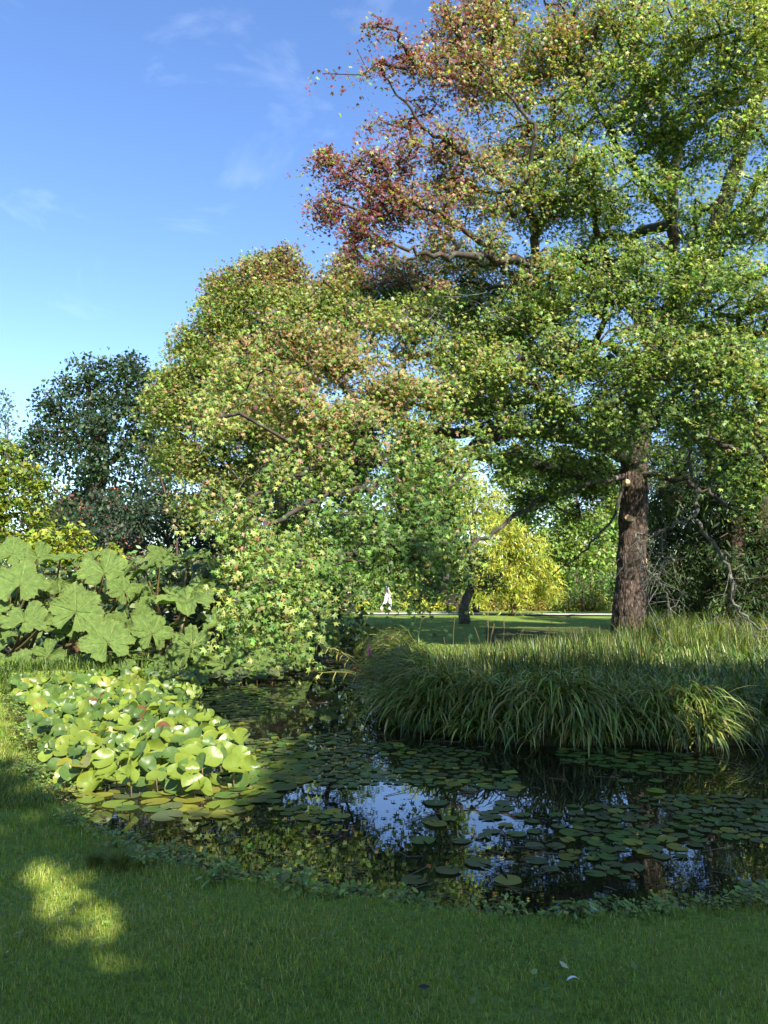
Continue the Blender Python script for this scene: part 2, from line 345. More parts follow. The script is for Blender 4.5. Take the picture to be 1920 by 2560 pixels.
def grow(limbs, clus, step=0.55, sag=0.12):
    """connect cluster points to the nearest branch node. limbs: list of (n,4) xyz r. returns segments p0,p1,r0,r1 and cluster dirs"""
    L0 = np.vstack(limbs); K = len(L0); cap = K + len(clus) * 5
    nodes = np.zeros((cap, 3)); nodes[:K] = L0[:, :3]; par = np.full(cap, -1); rad_lim = np.zeros(cap); rad_lim[:K] = L0[:, 3]
    cnt = K
    d0 = np.empty(len(clus))
    for s in range(0, len(clus), 500):
        d0[s:s + 500] = np.sqrt(((clus[s:s + 500, None] - L0[None, :, :3]) ** 2).sum(-1)).min(1)
    order = np.argsort(d0); dirs = np.zeros_like(clus); ends = []
    leafcount = np.zeros(cap)
    for ci in order:
        c = clus[ci]; q = nodes[:cnt] - c; dd = np.einsum('ij,ij->i', q, q) 
        j = int(dd.argmin()); a = nodes[j]; dist = math.sqrt(dd[j])
        k = max(1, min(4, int(dist / step)))
        prev = j; jit = rng.normal(size=3) * dist * 0.10
        for s in range(1, k + 1):
            t_ = s / k; pt = a + (c - a) * t_ + jit * math.sin(math.pi * t_) + np.array([0, 0, sag * dist * math.sin(math.pi * t_)])
            nodes[cnt] = pt; par[cnt] = prev; prev = cnt; cnt += 1
        dirs[ci] = unit(c - a + 1e-6); ends.append(prev)
    for e in ends: leafcount[e] += 1
    for i in range(cnt - 1, K - 1, -1): leafcount[par[i]] += leafcount[i]
    idx = np.arange(K, cnt); r = 0.0095 * np.maximum(leafcount[idx], 1) ** 0.42
    rr = np.zeros(cnt); rr[K:] = r; rr[:K] = rad_lim[:K]
    r0 = np.minimum(rr[par[idx]], r * 1.35); r0 = np.maximum(r0, r)
    return nodes[par[idx]], nodes[idx], r0, r, dirs
def seg_mesh(name, p0, p1, r0, r1, mat, n=4):
    t = unit(p1 - p0); ref = np.where(np.abs(t[:, 2:3]) < 0.9, np.array([[0, 0, 1.0]]), np.array([[1.0, 0, 0]]))
    a = unit(np.cross(t, ref)); b = np.cross(t, a); th = np.arange(n) * 2 * np.pi / n
    ring = np.cos(th)[None, :, None] * a[:, None] + np.sin(th)[None, :, None] * b[:, None]
    p1e = p1 + t * r1[:, None] * 0.5
    v = np.concatenate([p0[:, None] + ring * r0[:, None, None], p1e[:, None] + ring * r1[:, None, None]], 1)
    off = (np.arange(len(p0)) * 2 * n)[:, None, None]; j = np.arange(n); j2 = (j + 1) % n
    f = (np.stack([j, j2, n + j2, n + j], 1)[None] + off).reshape(-1, 4)
    return raw_mesh(name, v.reshape(-1, 3), [f], mat, None, True)

def limb_mesh(limbs, name, mat, parent, bark=0.0, sides=10, org=(0, 0, 0)):
    mb = MB()
    for l in limbs:
        mb.tube(l[:, :3] - np.array(org), l[:, 3], sides)
    return mb.build(name, mat, parent, True)

def blobs_to_clusters(blobs, k=90, flat=0.8, hole=0.40, hs=0.9, seed=1, outer=0.75):
    out_ = []
    for bl in blobs:
        px, py, rp, d = bl[:4]; w = bl[4] if len(bl) > 4 else 1
        c = P(px, py, d); r = rp / F * d; n = max(6, int(k * w * r * r))
        dr = rand_dirs(n); rad = rng.random(n) ** (1 / 2.4) * r
        q = dr * rad[:, None]; q[:, 2] *= flat; q[:, 1] *= 1.15
        out_.append(q + c)
    c = np.vstack(out_); nn = .55 * fbm(c * np.array([1, 1, 1.7]), hs, seed) + .45 * fbm(c * np.array([1, 1, 2.6]), hs * 2.2, seed + 9, 2)
    return c[nn > hole]

def mixcols(n, table, w):
    """table of base colours, w (n,k) weights"""
    w = w / w.sum(1, keepdims=True); cs = np.cumsum(w, 1); u = rng.random((n, 1)); k = (u > cs).sum(1)
    c = np.array(table, float)[k]; return c * (0.75 + 0.5 * rng.random((n, 1))) * (1 + 0.12 * rng.normal(size=(n, 3))).clip(0.7, 1.3)

# palette: dark green, mid green, yellow green, bronze, red, pale pink brown
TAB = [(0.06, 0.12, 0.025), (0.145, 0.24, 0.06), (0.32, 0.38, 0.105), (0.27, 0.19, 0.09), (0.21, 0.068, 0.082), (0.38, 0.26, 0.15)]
def gum_cols(p):
    px, py = proj(p); n = len(p); w = np.zeros((n, 6))
    nz = fbm(p, 0.8, 21); nz2 = fbm(p, 0.5, 40)
    w[:, 0] = 0.25; w[:, 1] = 1.0; w[:, 2] = 0.55 + 0.8 * (nz > 0.52)
    up = py < 720
    edge = np.clip(1 - (px - (1000 - 0.28 * (py - 300) * (py > 300) * 1.0)) / 260, 0, 1) * up
    w[:, 4] += 6.5 * edge ** 1.1 * (0.5 + nz); w[:, 3] += 0.8 * np.clip(edge * 2, 0, 1) * nz2 + 0.1
    mid = np.exp(-(((px - 1180) / 190) ** 2)) * up
    w[:, 3] += .7 * mid; w[:, 5] += 0.8 * mid; w[:, 4] += .7 * mid * (nz > 0.5)
    top = np.exp(-(((px - 1400) / 180) ** 2 + ((py - 40) / 120) ** 2)); w[:, 4] += 0.4 * top; w[:, 3] += .5 * top
    low = np.exp(-(((px - 800) / 260) ** 2 + ((py - 950 + 0.0 * px) / 170) ** 2)) * (py > 720)
    w[:, 3] += 1.1 * low * (nz2 + 0.2); w[:, 5] += 1.7 * low * (nz2 + 0.2); w[:, 4] += 0.3 * low * (nz > 0.5)
    lw2 = np.exp(-(((px - 480) / 120) ** 2 + ((py - 1230) / 90) ** 2)); w[:, 3] += 1.2 * lw2; w[:, 5] += lw2
    gr = np.clip((px - 1250) / 250, 0, 1) * (py > 330); w[:, 0] += 0.4 * gr; w[:, 1] += 1.2 * gr; w[:, 2] += .5 * gr
    w[:, 2] += 1.0 * np.clip((px - 1650) / 200, 0, 1) * (py < 300)
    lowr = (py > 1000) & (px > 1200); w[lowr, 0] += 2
    dl = np.exp(-(((px - 1010) / 170) ** 2 + ((py - 1330) / 200) ** 2)) * (py > 1050); w[:, 0] += 3.0 * dl; w[:, 2] *= (1 - .8 * dl)  # low centre foliage darkened by leaf colour to give it shade structure
    back = p[:, 1] > 19.5; w[back, 0] += 3.5; w[back, 2] *= .3; w[back, 5] *= .2  # back leaves weighted dark green: inner crown shade painted into their colour
    w[:, 2] += 1.6 * ((px < 600) & (py > 900)); w[:, 2] += .6 * ((py > 1380) & (px < 800)) * (nz2 > .5); w[:, 1] += .8 * (py > 1150)
    return mixcols(n, TAB, w)

def leaves_at(clus, dirs, nl, spread, size, proto, colf, mat, name, parent, up=0.7, droop=0.5, org=(0, 0, 0), sunb=0.35):
    n = len(clus) * nl
    c = np.repeat(clus, nl, 0); d = np.repeat(dirs, nl, 0)
    s = rng.normal(size=(n, 3)).clip(-1.7, 1.7) * spread; s[:, 2] *= 0.42
    csz = np.repeat(.55 + .9 * rng.random((len(clus), 1)), nl, 0)
    s = s * csz; s[:, 2] -= .35 * (s[:, 0] ** 2 + s[:, 1] ** 2) / max(spread, .05)
    pos = c + s + d * (rng.random((n, 1)) - 0.65) * spread * 2.2
    nrm = rand_dirs(n) * 0.75 + np.array([0, 0, up]) + SUN * sunb
    tip = rand_dirs(n) * 0.8 + unit(s + 1e-6) * 0.6 + d * 0.4 + np.array([0, 0, -droop])
    sz = size * (0.5 + 0.7 * rng.random(n) ** .8)
    me = leaf_mesh(name, proto, pos - np.array(org), nrm, tip, sz, colf(pos), mat)
    return link(name, me, parent)

# ------------------------------------------------------------------ the big sweetgum
def nearer(x, y, d): return d - (3.0 * min(max((y - 850) / 420, 0), 1) * min(max((1330 - x) / 250, 0), 1) if d < 17.5 else 0)
def LM(pts, n=6, wob=0.04):
    a = np.array([[*P(x, y, nearer(x, y, d)), r] for x, y, d, r in pts]); s = spline(a, n); s[:, 3] = np.clip(s[:, 3], 0.008, 1)
    s[1:-1, :3] += rng.normal(size=(len(s) - 2, 3)) * wob; return s
trunk_pts = [(1571, 1650, 20, .60), (1571, 1600, 20, .48), (1574, 1500, 20, .41), (1580, 1400, 20, .375), (1586, 1250, 20, .355), (1590, 1120, 20, .35), (1620, 950, 20, .33), (1690, 760, 19.5, .28), (1770, 620, 19, .24), (1840, 420, 18.5, .19), (1900, 200, 18, .14), (1930, 0, 18, .09), (1940, -160, 18, .04)]
main_limbs = [LM(q) for q in [
    [(1575, 1140, 19.9, .24), (1500, 1110, 19.4, .21), (1400, 1085, 19, .18), (1280, 1078, 18.2, .16), (1130, 1075, 17.5, .13), (1000, 1060, 16.5, .10), (900, 1010, 15.6, .07), (800, 900, 15, .045), (700, 790, 15, .02)],
    [(1280, 1078, 18.2, .13), (1200, 1110, 17.6, .11), (1080, 1165, 16.8, .09), (960, 1162, 16, .07), (850, 1147, 15.3, .055), (740, 1190, 14.8, .04), (620, 1250, 14.3, .025), (500, 1290, 14, .012)],
    [(1080, 1165, 16.8, .07), (980, 1205, 16, .06), (860, 1232, 15.5, .05), (740, 1275, 15, .04), (640, 1340, 14.4, .025), (560, 1400, 14, .012)],
    [(1200, 1110, 17.6, .08), (1120, 1230, 16.6, .06), (980, 1320, 15.4, .045), (840, 1400, 14.2, .03), (720, 1460, 13.2, .018), (640, 1520, 12.6, .01)],
    [(1560, 1190, 19.7, .075), (1440, 1220, 19, .06), (1330, 1262, 18.2, .05), (1220, 1340, 17.2, .04), (1130, 1430, 16, .03), (1080, 1490, 15, .015)],
    [(1560, 1210, 19.6, .045), (1535, 1290, 19.2, .035), (1470, 1370, 18.8, .025), (1380, 1440, 18.4, .012)],
    [(1000, 1060, 16.5, .06), (1000, 960, 16.5, .05), (1040, 860, 16.3, .035), (1080, 760, 16, .015)],
    [(1640, 900, 19.9, .22), (1570, 740, 18.6, .17), (1450, 652, 17.5, .14), (1330, 655, 16.6, .12), (1200, 642, 15.8, .085), (1080, 634, 15.3, .055), (980, 610, 15, .035), (900, 600, 15, .015)],
    [(1335, 655, 16.6, .10), (1338, 560, 16.3, .09), (1300, 480, 16, .08), (1220, 430, 15.7, .065), (1140, 370, 15.4, .05), (1060, 310, 15.2, .035), (960, 190, 15, .015)],
    [(1240, 648, 16, .07), (1150, 570, 15.6, .055), (1060, 520, 15.3, .04), (960, 490, 15, .03), (830, 420, 15, .012)],
    [(1300, 480, 16, .06), (1330, 400, 15.8, .05), (1325, 300, 15.6, .04), (1230, 200, 15.6, .03), (1160, 60, 15.6, .015)],
    [(1690, 760, 19.5, .2), (1680, 560, 18.6, .15), (1692, 390, 18, .13), (1760, 290, 17.5, .10), (1880, 240, 17, .08), (1990, 190, 17, .05)],
    [(1692, 390, 18, .09), (1650, 230, 17.6, .07), (1585, 90, 17.4, .05), (1560, -80, 17.4, .02)],
    [(1685, 560, 18.6, .10), (1590, 430, 17.8, .08), (1500, 290, 17.2, .065), (1440, 170, 17, .05), (1380, 50, 17, .03), (1340, -60, 17, .01)],
    [(1630, 900, 19.8, .16), (1760, 740, 18.0, .12), (1850, 700, 16.5, .10), (1960, 640, 15.5, .07), (2060, 560, 15, .03)],
    [(1620, 950, 19.8, .14), (1560, 880, 18, .10), (1480, 860, 16.5, .07), (1400, 880, 15.6, .045), (1330, 960, 15.2, .02)],
    [(1600, 1180, 19.8, .085), (1680, 1195, 19.2, .075), (1750, 1222, 18.7, .055), (1850, 1285, 18, .03)],
    [(1640, 930, 19.8, .16), (1900, 900, 17.5, .13), (2080, 1020, 15.5, .12), (2060, 1160, 14.2, .10), (1920, 1150, 13.4, .075), (1840, 1122, 13.1, .05), (1740, 1098, 13, .02)],
    [(1900, 900, 17.5, .09), (1850, 930, 15.5, .07), (1760, 960, 14.4, .05), (1660, 1000, 14, .02)],
    [(1770, 620, 19, .12), (1880, 480, 17, .09), (1960, 330, 15.5, .06), (1900, 120, 14.8, .03)],
    [(1560, 720, 18.6, .1), (1500, 600, 17, .08), (1480, 480, 16, .05), (1400, 380, 15.6, .02)]]]
dead_limbs = [LM(q, 5, 0.03) for q in [
    [(1700, 1000, 15.6, .06), (1722, 1085, 15.2, .055), (1726, 1160, 15, .055), (1742, 1240, 15, .055), (1736, 1282, 14.9, .05), (1690, 1315, 14.8, .045), (1640, 1335, 14.7, .035), (1590, 1342, 14.6, .022), (1602, 1390, 14.6, .02), (1640, 1440, 14.6, .016), (1668, 1500, 14.6, .01), (1675, 1560, 14.6, .006)],
    [(1740, 1300, 15, .05), (1790, 1365, 14.9, .05), (1822, 1430, 14.8, .045), (1838, 1510, 14.7, .035), (1880, 1560, 14.7, .025), (1960, 1600, 14.7, .012)],
    [(1655, 1330, 14.7, .02), (1658, 1400, 14.7, .016), (1650, 1440, 14.7, .01)],
    [(1590, 1342, 14.6, .018), (1612, 1430, 14.6, .014), (1622, 1530, 14.6, .008)]]]
crown_blobs = [  # px, py, r px, depth, weight
    (800, 185, 12, 15, 2), (925, 120, 16, 15, 2), (940, 60, 14, 15, 2), (1000, 45, 18, 15, 1.6), (895, 130, 14, 15, 2), (930, 155, 16, 15, 2), (905, 250, 16, 15, 2), (925, 330, 20, 15, 2), (800, 395, 14, 15, 2), (825, 380, 12, 15, 2), (815, 540, 12, 15, 2), (805, 505, 12, 15, 2), (880, 625, 14, 15, 2), (1110, 10, 25, 16, 1.5),
    (1010, 115, 50, 15), (955, 200, 52, 15), (985, 280, 60, 15.2), (935, 270, 30, 15), (1060, 190, 90, 15.6), (1090, 320, 110, 15.8), (900, 205, 20, 15), (1120, 90, 70, 16),
    (830, 405, 24, 15), (870, 430, 38, 15), (930, 400, 45, 15), (845, 535, 38, 15), (820, 510, 22, 15), (900, 560, 50, 15), (960, 500, 70, 15.2), (1000, 410, 80, 15.2), (1060, 540, 85, 15.4), (960, 610, 45, 15.3), (905, 620, 30, 15.2), (1160, 460, 120, 16),
    (1190, 230, 130, 16.5), (1200, 70, 110, 16.8), (1260, -60, 120, 17), (1320, 150, 140, 17), (1320, 350, 140, 16.8), (1350, 500, 110, 16.4), (1480, 60, 150, 16.8), (1500, 260, 150, 16.5), (1480, 450, 140, 16), (1650, 120, 160, 16), (1680, 330, 150, 16.5), (1640, 520, 140, 16.5),
    (1820, 100, 160, 15), (1850, 320, 150, 15.5), (1850, 520, 140, 15), (1230, 590, 60, 15.8, .6), (1440, -150, 150, 17, .5), (1700, -130, 160, 17, .5), (1930, -60, 150, 16, .5), (2020, 200, 140, 16, .6), (2020, 480, 130, 16, .6), (2040, 760, 130, 15, .6), (2020, 980, 110, 14, .6),
    (1400, 700, 110, 16), (1560, 690, 130, 15.4), (1720, 720, 140, 15.2), (1870, 740, 140, 14.3), (1310, 790, 100, 16.2), (1450, 860, 120, 15.2), (1600, 870, 120, 14.8), (1750, 900, 120, 14.2), (1880, 950, 110, 13.4), (1260, 930, 95, 15.8), (1370, 990, 80, 15.4), (1500, 1020, 60, 15), (1560, 1075, 40, 15, .8), (1180, 860, 95, 16.8), (1680, 1040, 75, 14.2), (1800, 1050, 80, 13.6), (1900, 1080, 60, 13.2),
    (1000, 720, 95, 24, 1.1), (1110, 670, 95, 24, 1.1), (1230, 690, 100, 24, 1.1), (1170, 900, 90, 19, 1.2), (1190, 1000, 70, 19, 1.1), (1150, 760, 70, 19, 1.2), (1100, 790, 100, 24), (1350, 740, 110, 23), (1220, 830, 100, 23), (960, 660, 50, 24, .9), (1380, 900, 100, 22, .9), (1700, 900, 130, 22, .8), (1560, 950, 100, 22, .8), (1820, 880, 120, 21, .8), (1500, 640, 110, 21), (1750, 600, 130, 21),
    (1080, 750, 65, 16), (1000, 820, 95, 16), (900, 810, 95, 15.6), (900, 920, 105, 15.2), (800, 870, 105, 15), (720, 830, 80, 15), (640, 900, 95, 15), (570, 950, 70, 15), (700, 990, 110, 14.6), (570, 1050, 90, 14.5), (1060, 880, 85, 16.2), (1100, 980, 75, 16), (980, 960, 85, 15.6), (860, 1050, 90, 15), (760, 1090, 100, 14.8), (640, 1130, 95, 14.4), (560, 1180, 85, 14.2), (470, 1215, 60, 14), (425, 1245, 30, 14), (520, 1280, 62, 14), (510, 1345, 38, 14, .8), (610, 1290, 70, 14), (1010, 1060, 75, 15.8), (1190, 960, 80, 16.5),
    (720, 1210, 70, 14.6, .55), (830, 1180, 70, 15, .5), (930, 1120, 60, 15.5, .6), (1050, 1180, 85, 15.6, .9), (940, 1290, 80, 15, .7), (1000, 1250, 85, 15, .9), (1080, 1320, 80, 14.8), (1140, 1240, 60, 16, .8), (1180, 1140, 55, 16.6, .8), (650, 1370, 60, 13.8), (720, 1340, 70, 13.8), (800, 1290, 60, 14.2, .7), (860, 1370, 60, 14, .8), (960, 1370, 65, 14.2), (1040, 1390, 60, 14.2), (1110, 1370, 50, 14.6), (1160, 1290, 40, 15, .7),
    (600, 1410, 30, 13.6, .8), (750, 1415, 60, 13.2), (670, 1450, 55, 12.8, 1.1), (610, 1510, 38, 12.5, 1.1), (690, 1510, 48, 12.5, 1.2), (770, 1480, 40, 12.8), (830, 1430, 45, 13.4), (650, 1560, 22, 12.4, .7), (730, 1560, 18, 12.4, .7), (900, 1450, 30, 13.6, .8), (1000, 1445, 36, 13.8), (1070, 1455, 36, 13.8, .9), (1040, 1500, 18, 13.8, .7),
    (1600, 990, 50, 18), (1585, 1060, 42, 18.2), (1540, 1050, 40, 17.5), (1330, 1130, 45, 17.6, 1.1), (1430, 1140, 45, 17.6, 1.1), (1500, 1165, 35, 18, 1.1), (1270, 1160, 40, 17.6), (1380, 1210, 35, 18, .9), (1180, 1060, 50, 15.6), (1260, 1050, 55, 15.8), (1340, 1075, 50, 16), (1430, 1080, 45, 16.2), (1500, 1100, 40, 16.4, .8), (1560, 1110, 30, 16.6, .6), (1130, 1110, 50, 15.6), (1220, 1120, 40, 16, .8), (1840, 1160, 60, 13.4, .8), (1920, 1200, 60, 13.4, .8), (1700, 1100, 40, 14, .7), (1900, 1290, 50, 14, .5),
    (1000, 1000, 90, 22), (880, 1060, 90, 22), (1120, 1000, 80, 22), (1250, 1010, 80, 22), (1390, 1030, 70, 22), (1500, 1040, 60, 22, .9), (780, 1160, 100, 21.5), (920, 1170, 90, 21.5), (1060, 1150, 80, 21.5), (1640, 1030, 80, 22), (1760, 1040, 80, 22), (1090, 1300, 60, 21, .8), (700, 1280, 80, 21, .8), (860, 1290, 80, 21, .8),
    (1290, 1150, 60, 21, .9), (1390, 1170, 85, 21, 1), (1480, 1200, 70, 21, 1), (1330, 1240, 40, 20, .9), (1420, 1280, 45, 20.5, .7), (1230, 1090, 40, 19, .8), (1500, 1120, 60, 21, .8),
    (1650, 1140, 45, 18, .7), (1740, 1170, 50, 18, .6), (1880, 1190, 55, 17, .8), (1820, 1260, 45, 17.5, .6)]
crown_blobs = [(b[0], b[1], b[2], nearer(b[0], b[1], b[3]), *b[4:]) for b in crown_blobs]
base0 = P(1569, 1650, 20); base0[2] = float(gh(base0[0], base0[1]))
gum = thing('sweetgum_tree', 'tall spreading sweetgum with scarred dark trunk, its leaves turning red at the upper left', 'tree', base0)
clus = blobs_to_clusters(crown_blobs, 140, 0.80, 0.43, 1.0, 5)
def open_lawn(c, lim=19, keep=.2):
    q = c - SUN * (c[:, 2:3] / SUN[2]); hit = (q[:, 0] > -3) & (q[:, 0] < 3) & (q[:, 1] > 21) & (q[:, 1] < 38) & (c[:, 1] > lim)
    return c[~hit | (rng.random(len(c)) < keep) | (proj(c)[0] > 1090) | (proj(c)[1] < 700)]
cpx, cpy = proj(clus); fr = clus[:, 1] < 19
lowm = fr & (cpx < 1200) & (cpy > 700)
gap = .5 * fbm(clus * np.array([1, 1, 2.2]), 1.5, 61, 2) + .5 * fbm(clus * np.array([1, 1, 1.6]), .7, 71, 2)
clus = clus[~(lowm & (gap < .455)) & ~(fr & (cpy > 1330) & (cpx < 545)) & ~(fr & (cpy > 1590)) & ~(fr & (cpy > 1505) & (cpx > 790)) & ~(fr & (cpy > 1250) & (cpx < 420))]
clus = clus[~((cpy_ := proj(clus)[1]) < 700) | (.5 * fbm(clus * np.array([1, 1, 1.8]), 1.3, 81, 2) + .5 * fbm(clus, .6, 91, 2) > .425)]
clus = open_lawn(clus, 16.0, .06)
sd_ = SUN[:2] / np.linalg.norm(SUN[:2]); rel = clus - np.array([base0[0], base0[1], 0]); along_ = rel[:, :2] @ sd_; side_ = rel[:, 0] * -sd_[1] + rel[:, 1] * sd_[0]; hz_ = clus[:, 2] - along_ * SUN[2] / np.linalg.norm(SUN[:2])
clus = clus[~((np.abs(side_) < .7) & (along_ > 1.0) & (hz_ > -.2) & (hz_ < 5.0) & (np.sin(hz_ * 3.1 + side_ * 2) > -.55))]
q_ = clus - SUN * ((clus[:, 2:3] - 1.2) / SUN[2]); hit = (q_[:, 0] > -7.5) & (q_[:, 0] < -3.0) & (q_[:, 1] > 13.8) & (q_[:, 1] < 17) & (clus[:, 1] < 19)
clus = clus[~hit | (fbm(clus, .9, 55, 2) > .56)]
tr = LM(trunk_pts, 8, 0.012)
limbs_all = [tr] + main_limbs
p0, p1, r0, r1, dirs = grow([l[len(l) // 6:] for l in limbs_all[1:]] + [tr[30:]], clus)
# trunk with ridged bark
def bark_trunk(path, name, mat, parent, org, sides=72, amp=0.035, seed=9, sub=6):
    pth = spline(path, sub) if sub > 1 else path; pts = pth[:, :3]; rad = pth[:, 3]
    t_ = unit(np.gradient(pts, axis=0)); a = unit(np.cross(t_, np.array([0, 1.0, 0]))); b_ = np.cross(t_, a)
    th = np.arange(sides) * 2 * np.pi / sides
    dirv = np.cos(th)[None, :, None] * a[:, None] + np.sin(th)[None, :, None] * b_[:, None]
    s_ = np.concatenate([[0], np.cumsum(np.linalg.norm(np.diff(pts, axis=0), axis=1))])
    q = np.stack([np.cos(th)[None] * 6 + 0 * s_[:, None], np.sin(th)[None] * 6 + 0 * s_[:, None], s_[:, None] * 1.7 + 0 * th[None]], -1)
    rid = np.abs(fbm(q, 1.3, seed, 3) - 0.5) * 2
    big = fbm(q * np.array([0.25, 0.25, 0.4]), 1, seed + 4, 2) - 0.5
    flare = np.exp(-s_ / 0.5)[:, None] * 0.14 * np.sin(th * 5 + 1)[None]
    rr = rad[:, None] * (1 + 0.16 * big + flare) + amp * (rid - 0.35)
    v = pts[:, None] + dirv * rr[..., None] - np.array(org)
    n = sides; k = np.arange(len(pts) - 1)[:, None] * n; j = np.arange(n)[None]; j2 = (j + 1) % n
    f = np.stack([k + j, k + j2, k + n + j2, k + n + j], -1).reshape(-1, 4)
    return link(name, raw_mesh(name, v.reshape(-1, 3), [f], mat, None, True), parent)
low = tr[:46]
bark_trunk(low, 'trunk', M['bark'], gum, base0, 128, 0.06)
limb_mesh([tr[45:]] + main_limbs, 'limb', M['branch'], gum, org=base0)
gum_b = link('branches', seg_mesh('branches', p0 - base0, p1 - base0, r0, r1, M['branch'], 4), gum)
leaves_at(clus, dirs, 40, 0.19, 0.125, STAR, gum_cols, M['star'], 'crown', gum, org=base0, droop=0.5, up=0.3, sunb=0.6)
print('gum leaves', len(clus) * 21)
# pruning scars
for (px, py, d, rr, nx_, tilt) in [(1566, 1208, 19.66, .10, -0.45, .1), (1612, 1212, 19.85, .12, 1.5, -.05), (1572, 1298, 19.64, .11, -0.05, .75), (1609, 1410, 19.82, .16, 1.1, .1)]:
    c = P(px, py, d) - base0; nv = unit(np.array([nx_, -1, tilt]))
    mb = MB(); q = np.array([c - nv * 0.25, c - nv * 0.02, c + nv * 0.05]); mb.tube(q, [rr * 1.35, rr * 1.15, rr * 1.02], 20, cap=False)
    cs = mb.build('branch_stub', M['bark'], gum, True)
    mb = MB(); mb.tube(np.array([c + nv * 0.03, c + nv * 0.054]), [rr, rr], 20); mb.build('cut_face', M['cut'], cs)
# dead hanging lichened branches with bare twigs
tw = []
for l in dead_limbs[:]:
    for _ in range(15):
        k = rng.integers(len(l) // 3, len(l)); a = l[k, :3]; dv = unit(rng.normal(size=3) * np.array([1, .6, .8]) + np.array([0, -.1, -.25])); ln = 0.3 + 0.9 * rng.random()
        pts = [a]
        for s in range(4): dv = unit(dv + rng.normal(size=3) * 0.25 + np.array([0, 0, -0.08])); pts.append(pts[-1] + dv * ln / 4)
        tw.append((np.array(pts), np.linspace(0.010, 0.003, 5)))
        for _ in range(2):
            b0 = pts[rng.integers(1, 4)]; d2 = unit(dv + rng.normal(size=3) * 0.7); tw.append((np.array([b0, b0 + d2 * ln * 0.2, b0 + d2 * ln * 0.4 + np.array([0, 0, -.03])]), np.array([.006, .004, .002])))
mb = MB()
for l in dead_limbs: mb.tube(l[:, :3] - base0, l[:, 3] * .75, 8)
db = mb.build('dead_branch', M['lichen'], gum, True)
mb = MB()
for pts, rr in tw: mb.tube(pts - base0, rr, 4, cap=False)
mb.build('bare_twigs', M['lichen'], db)
# pale bare twigs through the lit crown
mb = MB()
for (px, py, d) in [(1090, 770, 15.4), (1130, 790, 15.4), (1230, 1110, 16.5), (1420, 1080, 17), (880, 1090, 14.6), (760, 960, 14.2), (620, 1180, 13.9), (1560, 830, 14), (1720, 880, 13.8), (1280, 760, 15.2), (860, 1150, 14.8), (700, 1230, 14.2), (930, 1010, 15)]:
    for _ in range(5):
        a = P(px + rng.normal() * 40, py + rng.normal() * 30, d); dv = unit(rng.normal(size=3) * np.array([1, .5, .7])); pts = [a]
        for s in range(5): dv = unit(dv + rng.normal(size=3) * 0.25); pts.append(pts[-1] + dv * 0.22)
        mb.tube(np.array(pts) - base0, np.linspace(0.012, 0.003, 6), 4, cap=False)
mb.build('bare_twigs', M['lichen'], gum)

# ------------------------------------------------------------------ generic trees
def make_tree(name, label, base, H, blobs, trunkr, leafsize, nl, spread, k, cols, mat='leaf', bark='darkbark', proto=QUAD, top=None, hole=0.38, hs=0.5, flat=0.85, forks=4, group=None, seed=2, cat='tree', sunb=0.3, up=0.4, limbs=None):
    base = np.array(base, float); t_ = thing(name, label, cat, base, 0, group)
    clus = blobs_to_clusters(blobs, k * 1.7, flat, hole - .03, hs, seed)
    clus = clus[clus[:, 2] > base[2] + 0.05]
    if name == 'sweetgum_tree': clus = open_lawn(clus, 18, .15)
    top_ = np.array(top, float) if top is not None else np.array([clus[:, 0].mean(), clus[:, 1].mean(), base[2] + H * 0.9])
    pts = np.array([[*(base + (top_ - base) * s + np.array([*(rng.normal(size=2) * 0.02 * H * (s > 0) * (s < 1)), 0])), trunkr * (1 - 0.85 * s)] for s in (0, .2, .4, .6, .8, 1)])
    tl = [spline(pts, 5)]
    if limbs is not None: tl += limbs
    else:
        for f_ in range(forks):
            s = 0.3 + 0.45 * f_ / max(forks - 1, 1); a = base + (top_ - base) * s; tgt = clus[rng.integers(len(clus))]
            q = np.array([[*a, trunkr * .5 * (1 - s * .5)], [*(a + (tgt - a) * .35 + np.array([0, 0, .04 * H])), trunkr * .32 * (1 - s * .5)], [*(a + (tgt - a) * .9), trunkr * .1]])
            tl.append(spline(q, 5))
    p0, p1, r0, r1, dirs = grow(tl, clus, 0.8)
    limb_mesh(tl, 'trunk', M[bark], t_, org=base, sides=9)
    r0 = np.minimum(r0 * 1.2, trunkr * .6); r1 = np.minimum(r1 * 1.2, trunkr * .6)
    link('branches', seg_mesh('branches', p0 - base, p1 - base, r0, r1, M[bark], 3), t_)
    colf = (lambda p: cols(p)) if callable(cols) else (lambda p: mixcols(len(p), cols, np.ones((len(p), len(cols)))))
    leaves_at(clus, dirs, nl, spread, leafsize, proto, colf, M[mat], 'crown', t_, org=base, sunb=sunb, up=up)
    return t_
